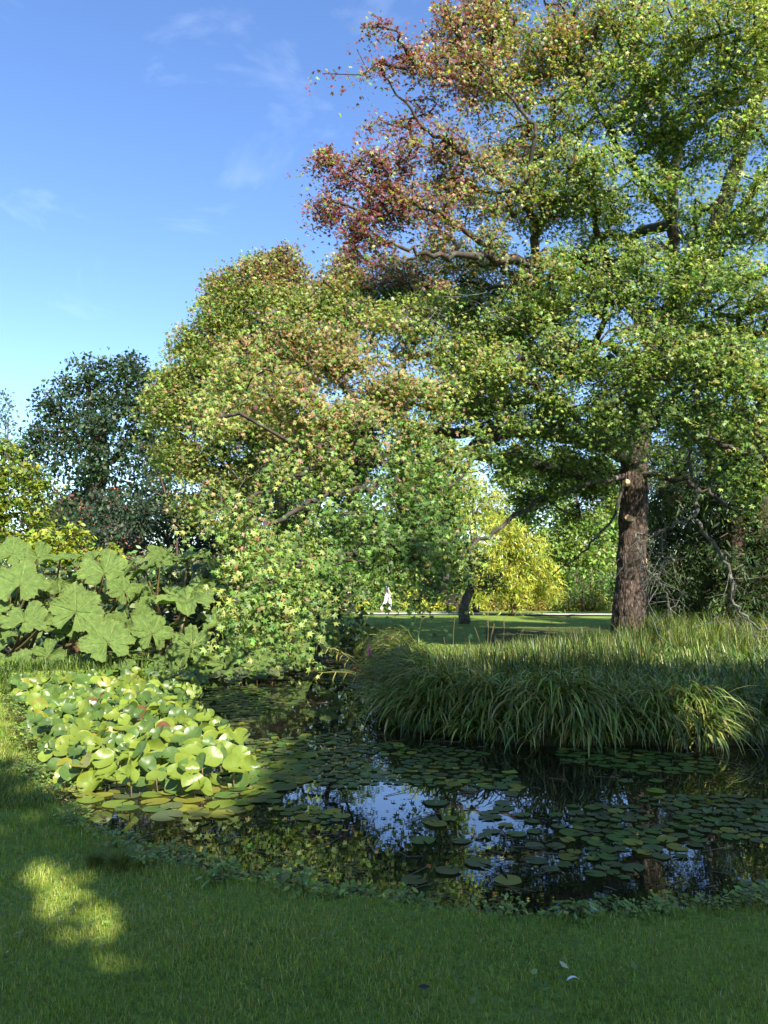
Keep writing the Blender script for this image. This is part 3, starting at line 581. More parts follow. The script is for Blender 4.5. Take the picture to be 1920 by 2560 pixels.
# second sweetgum behind the low left limbs
b2 = [(720, 622, 16, 23, 2), (690, 640, 16, 23, 2), (650, 640, 14, 23, 2), (620, 655, 14, 23, 2), (580, 672, 14, 23, 2), (540, 690, 14, 23, 2), (525, 745, 16, 23, 2), (515, 800, 16, 23, 2), (458, 822, 12, 23, 2), (450, 870, 14, 23, 2), (410, 930, 14, 23, 2), (380, 995, 14, 23, 2), (395, 1040, 16, 23, 2), (850, 640, 14, 24, 2), (725, 665, 40, 23), (640, 700, 60, 23), (570, 720, 50, 23), (570, 800, 75, 23), (690, 770, 100, 23), (800, 740, 85, 23.5), (870, 690, 55, 24), (900, 760, 70, 24), (480, 860, 45, 23), (520, 900, 70, 23), (440, 950, 50, 23), (400, 985, 28, 23), (460, 1010, 70, 23), (560, 1020, 90, 23), (430, 1120, 55, 23.5), (500, 1130, 80, 23.5), (660, 1050, 90, 23.5), (640, 880, 90, 23.5, .7), (780, 900, 100, 24, .5), (760, 1100, 90, 24, .5), (620, 1200, 90, 24, .7), (500, 1250, 70, 24, .6)]
def g2(p):
    px, py = proj(p); n = len(p); w = np.tile(np.array([[.15, 1.1, 1.5, .25, .02, .25]]), (n, 1)); w[:, 3] += 1.2 * (py < 720); w[:, 4] += 0.9 * ((py < 700) & (px > 640)); w[:, 5] += 0.6 * (py < 720); return mixcols(n, TAB, w)
make_tree('sweetgum_tree', 'rounder olive green sweetgum with bronze top, standing left of the tall one against blue sky', (-3.4, 24, 0), 12, b2, .26, .15, 34, .24, 125, g2, 'star', 'darkbark', STAR, top=P(700, 760, 23.4), hole=.425, hs=1.0)
# oak at left
oak = [(245, 1045, 45, 44), (235, 1120, 42, 44, .8), (215, 1165, 40, 44), (60, 1130, 30, 46), (395, 1010, 45, 46), (330, 900, 35, 46), (225, 925, 55, 46), (310, 925, 60, 46), (370, 950, 45, 46), (165, 955, 35, 46), (130, 1000, 40, 46), (110, 1060, 45, 46), (180, 1020, 60, 46), (260, 1000, 70, 46), (350, 1020, 70, 46), (90, 1110, 45, 46), (160, 1110, 60, 46, .9), (230, 1080, 55, 46, .9), (320, 1100, 55, 46, .8), (390, 1090, 60, 46), (130, 1180, 50, 46, .8), (300, 1180, 60, 46, .8), (400, 1180, 60, 46), (220, 1200, 50, 46, .9), (180, 1270, 70, 46, .9), (300, 1270, 80, 46), (400, 1270, 70, 46), (70, 1180, 30, 46)]
okl = [LM(q, 5, .1) for q in [[(232, 1250, 46, .5), (240, 1150, 46, .42), (250, 1085, 46, .38), (232, 1030, 46, .25), (215, 960, 46, .12)], [(250, 1090, 46, .32), (280, 1060, 46, .28), (310, 1010, 46, .18), (330, 950, 46, .1)], [(240, 1180, 46, .3), (290, 1140, 46, .2), (340, 1085, 46, .13), (385, 1082, 46, .08)], [(238, 1130, 46, .2), (180, 1090, 46, .12), (130, 1040, 46, .07)]]]
make_tree('oak_tree', 'broad dark blue-green oak with forked trunk and sky showing through at the left', (-17.3, 46, 0), 15, oak, .6, .30, 14, .42, 17, [(.03, .065, .035), (.045, .085, .04), (.065, .105, .05)], proto=QUAD, top=P(250, 1085, 46), hole=.40, hs=.45, limbs=okl, sunb=.2)
# dark hollies and evergreen bushes behind the gunnera
for i, (bl, lb, cols) in enumerate([
    ([(140, 1300, 55, 30), (215, 1330, 50, 29), (150, 1240, 25, 32), (120, 1290, 60, 32), (180, 1340, 70, 30), (90, 1220, 40, 32), (120, 1380, 60, 30)], 'dark evergreen bush below the oak, left of the brick gable', [(.02, .045, .02), (.035, .065, .025)]),
    ([(270, 1300, 80, 31), (300, 1370, 80, 29), (350, 1290, 60, 31), (260, 1240, 40, 31)], 'grey-green rounded holly in front of the oak trunk', [(.04, .07, .04), (.06, .1, .05), (.03, .05, .03)]),
    ([(400, 1230, 60, 33), (430, 1310, 80, 32), (410, 1390, 70, 30), (450, 1140, 50, 34), (370, 1130, 40, 34), (490, 1370, 80, 31), (560, 1400, 80, 31), (500, 1290, 70, 32)], 'nearly black yew between the oak and the bronze sweetgum', [(.015, .035, .015), (.03, .055, .02)]),
    ([(440, 1400, 50, 24), (400, 1420, 40, 23), (520, 1410, 50, 24), (350, 1400, 40, 24)], 'pale green flowering shrub just above the giant leaves', [(.12, .19, .07), (.16, .24, .09), (.3, .32, .2)])]):
    c = P(bl[0][0], bl[0][1], bl[0][3]); make_tree('evergreen_bush', lb, (c[0], c[1], 0), c[2] + 1, bl, .14, .19, 14, .3, 32, cols, proto=OVAL, hole=.32, hs=.7, forks=3, seed=10 + i, cat='bush', group='bushes behind the giant leaves')
# yellow green trees at far left
yg = [(.26, .30, .035), (.18, .25, .035), (.10, .17, .03)]
make_tree('ash_tree', 'yellow-green feathery young tree cut off by the left edge', (-10.8, 21, 0), 7, [(20, 1120, 40, 21.5), (0, 1180, 60, 21), (60, 1190, 45, 21), (100, 1220, 35, 21), (20, 1250, 65, 21), (90, 1270, 40, 21), (0, 1320, 65, 21), (70, 1340, 50, 21), (-60, 1200, 70, 21.5), (-50, 1330, 70, 21.5)], .10, .15, 20, .2, 55, yg, proto=OVAL, bark='branch', top=P(10, 1130, 21.3), hole=.36, hs=.8, up=.6)
make_tree('ash_tree', 'low lime-yellow sapling above the giant leaves under the oak', (-8, 20, 0), 3.3, [(110, 1330, 30, 19.5), (160, 1345, 35, 19.5), (190, 1330, 25, 19.5), (120, 1380, 35, 19.5), (180, 1385, 35, 19.5), (230, 1390, 25, 19.5), (270, 1395, 18, 19.5), (285, 1372, 12, 19.5), (70, 1370, 35, 19.5)], .05, .14, 20, .16, 75, [(.36, .40, .04), (.27, .33, .04), (.16, .23, .03)], proto=OVAL, bark='branch', hole=.3, up=.6)
make_tree('poplar_tree', 'faint grey-green slender tree far off at the left edge', (-50, 100, 0), 26, [(8, 985, 14, 100), (15, 1010, 12, 100), (5, 1050, 14, 100), (22, 1060, 10, 100), (0, 1100, 25, 100), (25, 1120, 25, 100), (-20, 1030, 25, 100), (60, 1150, 30, 100)], .35, .55, 10, .7, 6, [(.10, .16, .14), (.13, .19, .17)], hole=.34, hs=.3)
# background trees in the middle and right
def bg_tree(name, label, blobs, cols, ls, nl, sp, k, proto=QUAD, hole=.32, tr=.2, seed=3, bark='darkbark', cat='tree', group='trees beyond the lawn', hs=.5, flat=.85, mat='leaf', up=.4):
    cx = np.mean([b[0] for b in blobs]); d = np.mean([b[3] for b in blobs]); top = min(b[1] for b in blobs)
    c = P(cx, top, d); return make_tree(name, label, (c[0], c[1], 0), c[2], blobs, tr, ls, nl, sp, k, cols, mat=mat, proto=proto, hole=hole, seed=seed, bark=bark, cat=cat, group=group, hs=hs, flat=flat, top=(c[0], c[1], c[2] * .9), up=up)
bright = [(.50, .52, .08), (.40, .45, .07), (.28, .35, .06)]
fresh = [(.20, .30, .07), (.14, .24, .05), (.27, .35, .08)]
midg = [(.09, .16, .045), (.13, .20, .05), (.06, .11, .03)]
bg_tree('cypress_tree', 'bright yellow-green feathery cypress seen under the sweetgum limb', [(1270, 1320, 42, 37), (1262, 1385, 45, 38), (1225, 1370, 45, 37), (1310, 1365, 55, 37), (1200, 1430, 50, 37), (1270, 1440, 60, 37), (1350, 1430, 50, 37), (1300, 1480, 50, 37), (1190, 1485, 34, 37), (1375, 1475, 34, 37)], bright, .26, 16, .22, 55, NEEDLE, .28, .16, 31, up=.2)
bg_tree('cypress_tree', 'taller pale yellow cypress glimpsed above the brightest one', [(1180, 1225, 45, 42), (1230, 1245, 40, 42), (1150, 1290, 40, 42), (1220, 1300, 45, 42), (1170, 1380, 45, 42), (1170, 1170, 25, 42)], bright, .28, 14, .26, 40, NEEDLE, .28, .2, 32, up=.2)
bg_tree('maple_tree', 'fresh green maple just left of the scarred trunk', [(1420, 1290, 50, 48), (1400, 1350, 60, 48), (1480, 1310, 50, 48), (1380, 1420, 55, 48), (1460, 1400, 60, 48), (1440, 1470, 55, 48), (1510, 1380, 40, 48), (1360, 1340, 35, 48), (1440, 1200, 60, 50), (1500, 1180, 55, 50), (1400, 1150, 45, 50), (1530, 1260, 50, 50)], fresh, .28, 16, .32, 26, QUAD, .32, .25, 33)
bg_tree('maple_tree', 'pale green rounded tree high in the gap under the limb', [(1310, 1150, 55, 55), (1350, 1180, 45, 55), (1260, 1190, 40, 55), (1310, 1230, 60, 55), (1380, 1240, 45, 55), (1300, 1300, 60, 55), (1240, 1300, 45, 55)], [(.2, .28, .07), (.13, .22, .05), (.26, .33, .1)], .3, 16, .36, 20, QUAD, .3, .3, 34)
bg_tree('conifer_tree', 'small dark conical shrub between the golden border and scarred trunk', [(1440, 1440, 22, 43), (1440, 1480, 32, 43), (1500, 1450, 30, 43), (1500, 1490, 36, 43), (1400, 1500, 30, 43)], midg, .22, 14, .22, 45, NEEDLE, .28, .1, 35)
for i, (x, y, r, lb) in enumerate([(620, 1360, 90, 'olive tree behind the drooping bronze foliage'), (760, 1330, 90, 'grey-green tree left of the distant walkers'), (880, 1300, 90, 'dark green tree directly behind the distant walkers'), (1020, 1310, 85, 'green tree behind the park bench'), (1110, 1200, 60, 'narrow tree right of the bench, mostly hidden by hanging leaves'), (1560, 1300, 80, 'green tree hidden behind the scarred trunk')]):
    bg_tree('broadleaf_tree', lb, [(x, y, r, 62), (x - 10, y - 110, r * .9, 62), (x + 15, y - 200 * (i != 5), r * .75, 62), (x + 30, y + 80, r, 62), (x - 40, y + 70, r * .9, 62), (x + 10, y + 140, r, 60), (x - 50, y + 150, r * .7, 60)], [midg, fresh, midg, fresh, fresh, midg][i], .36, 14, .45, 14, QUAD, .34, .3, 40 + i, hs=.35)
# golden flowering border
for i, (x, lb, cc) in enumerate([(700, 'lime shrub of the border behind the walkers', fresh), (790, 'pale green shrub at the path, left of the walkers', fresh), (880, 'yellow-green shrub between the two walkers', bright), (960, 'fresh green shrub right behind the walker in pale trousers', fresh), (1040, 'yellow-green shrub left of the bench', bright), (1110, 'golden shrub at the left end of the bench', bright), (1180, 'golden shrub right of the bench', bright), (1250, 'straw coloured shrub in the golden border', [(.34, .26, .08), (.28, .28, .05), (.22, .2, .06)]), (1325, 'rusty gold shrub in the golden border', [(.34, .24, .08), (.26, .26, .05), (.3, .2, .08)]), (1400, 'yellow shrub in the golden border, nearest the conical shrub', bright), (1480, 'yellow shrub of the border just left of the scarred trunk', [(.34, .34, .05), (.26, .3, .06)]), (1660, 'green-gold shrub seen right of the scarred trunk', fresh)]):
    bg_tree('border_shrub', lb, [(x, 1505, 30, 44), (x - 28, 1518, 22, 44), (x + 28, 1516, 24, 44), (x + 5, 1488, 20, 44.3)], cc, .17, 12, .18, 90, OVAL, .25, .04, 60 + i, cat='shrub', group='shrubs of the border behind the path')
# dark redwoods at the right
def dk(p):
    px, py = proj(p); n = len(p); w = np.ones((n, 3)); w[:, 2] += 2.5 * (fbm(p, .9, 77) > .58); return mixcols(n, [(.018, .04, .016), (.035, .07, .022), (.07, .11, .03)], w)
rw = [[(1900, 1440, 60, 22.3), (1835, 1400, 50, 22.3, .8), (1910, 1530, 60, 22.3), (1840, 1510, 50, 22.4), (1900, 1480, 90, 34), (1800, 1350, 90, 34), (1700, 1480, 80, 34), (1900, 1250, 90, 34), (1800, 1150, 90, 34), (1680, 1200, 60, 34), (1950, 1100, 80, 34), (1700, 1250, 70, 24), (1750, 1380, 70, 24), (1680, 1430, 60, 24), (1850, 1560, 60, 24), (1700, 1530, 60, 26), (1620, 1500, 40, 28), (1640, 1300, 50, 28), (1660, 1250, 60, 27), (1700, 1340, 60, 27), (1650, 1400, 50, 27), (1740, 1230, 60, 27), (1680, 1150, 60, 27), (1640, 1120, 40, 28, .6), (1720, 1430, 50, 27, .8), (1750, 1080, 70, 28)],
      [(1830, 1230, 70, 23), (1910, 1100, 70, 23), (1840, 1100, 60, 23), (1910, 1350, 60, 23, .8), (1960, 1520, 70, 24), (1850, 1180, 80, 25), (1900, 1280, 80, 25), (1800, 1330, 70, 25), (1870, 1080, 80, 26), (1960, 1180, 90, 25), (1960, 1340, 80, 25), (1860, 1400, 70, 25, .7), (1780, 1450, 50, 25, .7), (1920, 1470, 60, 25, .7)]]
for i, (bl, lb) in enumerate(zip(rw, ['dark feathery redwood just right of the scarred trunk', 'darkest redwood with reddish trunk at the right edge'])):
    bs = P([1755, 1890][i], 1570, [28, 25.5][i]); bs[2] = 0
    make_tree('redwood_tree', lb, bs, 13, bl, .32, .26, 16, .28, 60, dk, proto=NEEDLE, bark='redbark', top=P([1750, 1870][i], 900, [28, 25.5][i]), hole=.30, hs=.8, forks=5, seed=50 + i, up=.1, group='dark redwoods at the right')
for i, (px, rr, lb) in enumerate([(1835, .22, 'bare reddish trunk left of the darkest redwood'), (1905, .28, 'thick peeling reddish trunk near the right edge')]):
    bs = P(px, 1590, 23.5); bs[2] = 0; tt = thing('redwood_tree', lb, 'tree trunk', bs, group='dark redwoods at the right')
    tp = P(px + 10, 1000, 23.5); bark_trunk(np.array([[*(bs + (tp - bs) * s), rr * (1.15 - .4 * s)] for s in np.linspace(0, 1, 9)]), 'trunk', M['redbark'], tt, bs, 36, .04, 70 + i, 4)
    mb = MB()
    for _ in range(40):
        s = rng.random(); a = (tp - bs) * s; dv = unit(rng.normal(size=3) * np.array([1, 1, .3])); mb.tube(np.array([a, a + dv * .7 + [0, 0, -.1], a + dv * 1.4 + [0, 0, -.45]]), [.03, .018, .006], 5, cap=False)
    mb.build('dead_limb', M['darkbark'], tt)
# far tree line right across the horizon
for i in range(26):
    x = -75 + i * 6.6 + rng.normal(); y = 85 + rng.random() * 25; h = 5.5 + rng.random() * 3.5
    px, py = proj(np.array([x, y, h * .5])); r = h * .5 / y * F
    bg_tree('distant_tree', 'distant tree of the far tree line along the horizon', [(px, py, r, y), (px + r * .6, py + r * .3, r * .8, y), (px - r * .6, py + r * .3, r * .8, y)], midg if i % 3 else fresh, .6, 10, .75, 7, QUAD, .25, .3, 90 + i, group='far tree line')
# slim pale tree between bench and island
stb = P(1163, 1572, 30); stb[2] = 0
make_tree('young_tree', 'slim pale-barked young tree standing in front of the bench', stb, 5.5, [(1130, 1430, 50, 29.5, .8), (1200, 1420, 45, 30, .8), (1160, 1380, 50, 30, .8), (1090, 1460, 40, 29.5, .7), (1230, 1455, 35, 30, .5)], .24, .15, 14, .22, 40, [(.05, .1, .025), (.09, .15, .03), (.03, .06, .02)], proto=OVAL, bark='lichen', top=P(1168, 1340, 30), hole=.4)

# ------------------------------------------------------------------ trees behind the camera whose shade lies over the lawn and water
lit_px = [[(-400, 1500), (-400, 1920), (0, 1880), (100, 1935), (180, 1995), (420, 2015), (600, 1990), (700, 1920), (740, 1840), (800, 1790), (840, 1700), (900, 1600), (900, 1500)],
          [(20, 2100), (150, 2120), (270, 2180), (385, 2260), (395, 2345), (300, 2370), (190, 2330), (90, 2240), (10, 2190)],
          [(0, 1990), (120, 2010), (210, 2050), (120, 2080), (0, 2060)], [(480, 2330), (600, 2340), (620, 2390), (500, 2400)]]
def shade_points(n, xr, yr):
    T = np.stack([xr[0] + (xr[1] - xr[0]) * rng.random(n), yr[0] + (yr[1] - yr[0]) * rng.random(n), np.zeros(n)], 1)
    jit = rng.normal(size=(n, 2)) * 0.10
    px, py = proj(T); ok = np.ones(n, bool)
    for k, pl in enumerate(lit_px):
        wp = [tuple(G(x_, max(y_, 1500), 0)[:2]) for x_, y_ in pl]
        q = inpoly(T[:, 0], T[:, 1], wp) | (polydist(T[:, 0], T[:, 1], wp) < .05)
        ok &= ~(q & (rng.random(n) < (1.0 if k < 2 else .45)))
    # keep far ground open
    T = T[ok]
    ybk = -3.2 - 3.4 * rng.random(len(T)) - 0.25 * T[:, 1]
    t_ = (T[:, 1] - ybk) / -SUN[1]
    return T, T + SUN * t_[:, None]
T, S = shade_points(52000, (-9, 10), (0.2, 13.5))
nn = fbm(T, 1.1, 300, 2); keep = (nn > 0.26) | (T[:, 1] < 6)
T, S = T[keep], S[keep]
# thin the far rim so that the shade ends raggedly
keep = rng.random(len(T)) < np.where(T[:, 1] > 11, .5, 1); S = S[keep]
xs = S[:, 0]; cuts = np.quantile(xs, [0.33, 0.66])
for i, (m_, lb) in enumerate([(xs < cuts[0], 'left of the three shade trees standing behind the viewer'), ((xs >= cuts[0]) & (xs < cuts[1]), 'middle of the three shade trees standing behind the viewer'), (xs >= cuts[1], 'right and tallest of the shade trees standing behind the viewer')]):
    q = S[m_]; bs = np.array([q[:, 0].mean(), q[:, 1].mean() - .5, 0]); tt = thing('shade_tree', lb, 'tree', bs, group='shade trees behind the viewer')
    sub = q[::14]; hi = np.array([bs[0], bs[1], np.quantile(q[:, 2], .8)])
    tl = [spline(np.array([[*(bs + (hi - bs) * s), .35 * (1 - .8 * s)] for s in (0, .3, .6, 1)]), 5)]
    p0, p1, r0, r1, _ = grow(tl, sub, 1.0)
    limb_mesh(tl, 'trunk', M['darkbark'], tt, org=bs); link('branches', seg_mesh('branches', p0 - bs, p1 - bs, r0, r1, M['darkbark'], 3), tt)
    nq = len(q); me = leaf_mesh('crown', OVAL, q + rng.normal(size=q.shape) * .1 - bs, rand_dirs(nq) * .6 + SUN, rand_dirs(nq), .22 + .12 * rng.random(nq), mixcols(nq, [(.04, .08, .02), (.07, .13, .03)], np.ones((nq, 2))), M['leaf']); link('crown', me, tt)

# ------------------------------------------------------------------ sedge on the island
def ribbons(root, out_dir, length, width, rise, droop, segs=6):
    """arching blades. root (n,3), out_dir (n,2)"""
    n = len(root); s = np.linspace(0, 1, segs + 1)
    ang0 = rise; ang = ang0[:, None] - droop[:, None] * s[None] ** 1.2     # pitch angle along the blade
    ds = length[:, None] / segs
    hx = np.cumsum(np.concatenate([np.zeros((n, 1)), np.cos(ang[:, :-1]) * ds], 1), 1); hz = np.cumsum(np.concatenate([np.zeros((n, 1)), np.sin(ang[:, :-1]) * ds], 1), 1)
    c = np.zeros((n, segs + 1, 3)); c[..., 0] = root[:, None, 0] + out_dir[:, None, 0] * hx; c[..., 1] = root[:, None, 1] + out_dir[:, None, 1] * hx; c[..., 2] = root[:, None, 2] + hz
    side = np.stack([-out_dir[:, 1], out_dir[:, 0], 0.25 * rng.normal(size=n)], 1); side = unit(side)
    w = width[:, None] * np.array([0.7] + [1.0] * (segs - 2) + [0.6, 0.03])[None] / 2
    a = c - side[:, None] * w[..., None]; b_ = c + side[:, None] * w[..., None]
    v = np.stack([a, b_], 2).reshape(n, -1, 3); k = np.arange(segs) * 2
    f = np.stack([k, k + 1, k + 3, k + 2], 1)[None] + (np.arange(n) * 2 * (segs + 1))[:, None, None]
    return v.reshape(-1, 3), f.reshape(-1, 4), 2 * (segs + 1)
isl_w = [G(x, y, WZ)[:2] for x, y in isl_px]
ip = np.array(isl_w)[2:-1][::-1]     # front edge from the channel to the right
ipx = spline(ip, 8)
def along(n, extra=0.0):
    sg = np.linalg.norm(np.diff(ipx, axis=0), axis=1); cs = np.concatenate([[0], np.cumsum(sg)]); u = rng.random(n) * cs[-1]
    i = np.clip(np.searchsorted(cs, u) - 1, 0, len(sg) - 1); t_ = (u - cs[i]) / sg[i]; p_ = ipx[i] + (ipx[i + 1] - ipx[i]) * t_[:, None]
    d_ = unit(ipx[i + 1] - ipx[i]); nrm = np.stack([d_[:, 1], -d_[:, 0]], 1); return p_, nrm
mbs = []
def add_blades(root, od, L_, w_, rise, dr, cols, segs=6):
    v, f, nv = ribbons(root, od, L_, w_, rise, dr, segs); mbs.append((v, f, np.repeat(cols, nv, 0)))
SG = [(.055, .10, .018), (.10, .165, .026), (.18, .23, .04), (.28, .26, .09), (.035, .06, .014)]
def scol(n, w): return mixcols(n, SG, np.tile(np.array([w], float), (n, 1)))
# drooping fringe: tufts of unequal vigour and lean
n = 9000; tufts = 360; tp_, tn_ = along(tufts); wgt = .3 + rng.random(tufts) ** 2 * 2; ti = rng.choice(tufts, size=n, p=wgt / wgt.sum())
inset = (0.12 + 0.75 * rng.random(tufts))[ti]; tl_len = (.62 + .75 * rng.random(tufts))[ti]; taz = (rng.normal(size=tufts) * .55)[ti]; tdr = (rng.normal(size=tufts) * .25)[ti]
pr = tp_[ti] - tn_[ti] * inset[:, None] + rng.normal(size=(n, 2)) * .045
az = np.arctan2(tn_[ti, 1], tn_[ti, 0]) + taz + rng.normal(size=n) * .65; od = np.stack([np.cos(az), np.sin(az)], 1)
root = np.c_[pr, gh(pr[:, 0], pr[:, 1])]
fc = scol(n, [.6, 1.2, 1.3, .8, .3]) * (.7 + .6 * rng.random(tufts))[ti][:, None]
add_blades(root, od, (.42 + .42 * rng.random(n)) * tl_len, .010 + .013 * rng.random(n), R(70) + rng.normal(size=n) * .25 + tdr * .4, R(112) + tdr + rng.random(n) * R(50), fc, 8)
# inner sedge over the island, denser and taller near the front
n = 24000; y_ = 9.2 + 13 * rng.random(n) ** 1.5; x_ = -0.6 + (y_ * .62 + .6) * rng.random(n); ppx, _ = proj(np.c_[x_, y_, 0 * x_]); ok = (~inpoly(x_, y_, POND)) & (polydist(x_, y_, POND) > .25) & ~((ppx < 1230 + 25 * (y_ - 12)) & (y_ > 12.3)); x_, y_ = x_[ok], y_[ok]; n = len(x_)
cl = np.round(np.c_[x_, y_] * 3) / 3 + .1 * rng.normal(size=(n, 2)); xy = np.c_[x_, y_] * .45 + cl * .55; az = rng.random(n) * 6.283
hh = .75 + .5 * fbm(np.c_[xy, np.zeros(n)], .8, 90)
add_blades(np.c_[xy, gh(xy[:, 0], xy[:, 1])], np.c_[np.cos(az), np.sin(az)], (.20 + .31 * rng.random(n) ** 1.5) * hh * (1 + .0 * sstep(12, 16, y_)), .010 + .010 * rng.random(n), R(80) + rng.normal(size=n) * .15, R(30) + rng.random(n) * R(100), scol(n, [1.2, 1.3, .7, .3, .5]), 6)
# lit rushes at the island's left tip and along the far bank
n = 700; px0 = 880 + 360 * rng.random(n); dd = 10.5 + 2.2 * rng.random(n); pt = np.array([P(a, 1560, b) for a, b in zip(px0, dd)]); az = rng.random(n) * 6.283; ok = ~inpoly(pt[:, 0], pt[:, 1], POND); pt = pt[ok]; az = az[ok]; n = len(pt)
pt[:, 2] = gh(pt[:, 0], pt[:, 1]); add_blades(pt, np.c_[np.cos(az), np.sin(az)], .25 + .4 * rng.random(n), .008 + .006 * rng.random(n), R(78) + rng.normal(size=n) * .12, R(15) + rng.random(n) * R(60), scol(n, [.5, 1.2, 1.4, .7, .2]), 5)
# taller thin sedge between the island tip and the big trunk
n = 7000; px0 = 1060 + 560 * rng.random(n); dd = 12.3 + 6.5 * rng.random(n); tp0 = np.array([P(a, 1600, b) for a, b in zip(px0, dd)]); gz = gh(tp0[:, 0], tp0[:, 1]); pt = np.c_[tp0[:, 0], tp0[:, 1], gz]; az = rng.random(n) * 6.283
topz = CAMZ - (1582 + 60 * rng.random(n) - 25 * np.clip((px0 - 1300) / 200, -1, 1) - 1458) / F * dd; hl = np.clip(topz - gz, .1, 1.2)
add_blades(pt, np.c_[np.cos(az), np.sin(az)], hl * (.7 + .5 * rng.random(n)), .007 + .007 * rng.random(n), R(82) + rng.normal(size=n) * .12, R(10) + rng.random(n) * R(65), scol(n, [1, 1.3, 1.0, .6, .4]), 5)
off = 0; V = []; Fc = []; C_ = []
for v, f, c in mbs: V.append(v); Fc.append(f + off); C_.append(c); off += len(v)
tag(link('sedge', raw_mesh('sedge', np.vstack(V), [np.vstack(Fc)], M['sedge'], np.vstack(C_))), 'mass of arching green sedge drooping over the island bank into dark water', 'sedge', kind='stuff')
# (stems follow)
# tall flowering stems rising from the island
proto_stem = None
for i in range(15):
    px = 900 + 700 * rng.random(); d = 11 + 8 * rng.random(); b_ = P(px, 1600, d); zz = float(gh(b_[0], b_[1]))
    if inpoly(np.array([b_[0]]), np.array([b_[1]]), POND)[0]: continue
    if proto_stem is None:
        proto_stem = thing('grass_stalk', 'tall straw coloured seed stalk rising above the island sedge', 'grass stalk', (b_[0], b_[1], zz), 0, 'seed stalks over the sedge')
        mb = MB(); pts = np.array([[0, 0, 0], [.02, 0, .5], [.07, .01, .95], [.16, .02, 1.25]]); mb.tube(spline(pts, 3), np.linspace(.006, .002, 10), 4, (.25, .2, .07)); mb.build('stem', M['sedge'], proto_stem, usecol=True)
        mb = MB()
        for s in range(9):
            a = np.array([.07 + .012 * s, .01, .95 + .035 * s]); mb.tube(np.array([a, a + [.03, .01 * (-1) ** s, -.03], a + [.05, .02 * (-1) ** s, -.09]]), [.004, .005, .001], 4, (.3, .2, .09))
        mb.build('seed_head', M['sedge'], proto_stem, usecol=True)
    else:
        c = copy_tree(proto_stem); c.location = (b_[0], b_[1], zz); c.rotation_euler = (rng.normal() * .12, rng.normal() * .12, rng.random() * 6.28); s = .5 + .35 * rng.random(); c.scale = (s, s, s)
# reeds leaning left over the channel
for i, (q, lb) in enumerate([([(940, 1720, 11.5), (900, 1668, 11.4), (855, 1632, 11.3), (815, 1612, 11.3), (770, 1595, 11.3)], 'longest of three straw reeds leaning left over the water'), ([(930, 1700, 11.6), (890, 1650, 11.5), (840, 1625, 11.5), (800, 1615, 11.5)], 'lower straw reed leaning left over the water, with hanging tips'), ([(920, 1740, 11.3), (890, 1690, 11.2), (850, 1680, 11.2), (795, 1682, 11.2)], 'lowest, nearly level reed reaching left over the lily leaves')]):
    pts = spline(np.array([P(*a) for a in q]), 5); bs = pts[0].copy(); t_ = thing('leaning_reed', lb, 'reed', bs, 0, 'reeds leaning over the channel'); mb = MB(); mb.tube(pts - bs, np.linspace(.012, .004, len(pts)), 5, (.25, .24, .06)); mb.build('stem', M['sedge'], t_, usecol=True)
    mb = MB()
    for s in range(5, len(pts), 3):
        a = pts[s] - bs; e = a + np.array([-.03 + .05 * rng.normal(), .02, -.12 - .1 * rng.random()]); mb.tube(np.array([a, (a + e) / 2 + [-.02, 0, 0], e]), [.006, .012, .002], 4, (.30, .27, .08))
    mb.build('blade', M['sedge'], t_, usecol=True)
# pink flower spike
fb = P(922, 1690, 11.8); t_ = thing('loosestrife', 'small pink-purple flower spike at the left tip of the island', 'flower', fb)
mb = MB(); mb.tube(np.array([[0, 0, 0], [.01, 0, .2], [0, 0, .46]]), [.006, .005, .003], 5, (.12, .16, .05)); mb.build('stem', M['sedge'], t_, usecol=True)
mb = MB()
for s in range(40):
    a = s * 2.4; z = .30 + .16 * s / 40; r_ = .028 * (1.1 - s / 50); mb.add(np.array([[0, 0, z], [math.cos(a) * r_, math.sin(a) * r_, z + .012], [math.cos(a + .5) * r_ * 1.2, math.sin(a + .5) * r_ * 1.2, z], [math.cos(a + .9) * r_, math.sin(a + .9) * r_, z - .01]]), [[[0, 1, 2, 3]]])
mb.build('flower_head', M['petal'], t_)
mb = MB()
for s in range(10):
    a = s * 2.4; z = .04 + .025 * s; mb.add(np.array([[0, 0, z], [math.cos(a) * .05, math.sin(a) * .05, z + .03], [math.cos(a) * .1, math.sin(a) * .1, z], [math.cos(a + .2) * .05, math.sin(a + .2) * .05, z + .01]]), [[[0, 1, 2, 3]]], (.1, .17, .04))
mb.build('leaf', M['weed'], t_, usecol=True)

# ------------------------------------------------------------------ lawn grass
def lawn_xy(n):
    y = 1.9 + 9.5 * rng.random(n) ** 1.25; x = (-.62 + 1.24 * rng.random(n)) * y; ok = (~inpoly(x, y, POND)); ok[ok] &= polydist(x[ok], y[ok], POND) > .05
    ok &= ~((y > 7.5) & (x > -1.2)); return x[ok], y[ok]
x, y = lawn_xy(330000); n = len(x); p3 = np.c_[x, y, np.zeros(n)]
nz1 = fbm(p3, 1.3, 500, 3); nz2 = fbm(p3, 5.0, 510, 2)
keepd = rng.random(n) < np.clip(.35 + 1.2 * nz2, 0, 1); x, y, nz1, nz2 = x[keepd], y[keepd], nz1[keepd], nz2[keepd]; n = len(x)
az = rng.random(n) * 6.283; L_ = (.018 + .026 * rng.random(n)) * (.7 + .7 * nz1) * (1 + .5 * (y > 5)); w_ = (.0022 + .002 * rng.random(n)) * (1 + .12 * y)
v, f, nv = ribbons(np.c_[x, y, gh(x, y) - .004], np.c_[np.cos(az), np.sin(az)], L_, w_, R(72) + rng.normal(size=n) * .3, R(20) + rng.random(n) * R(80), 2)
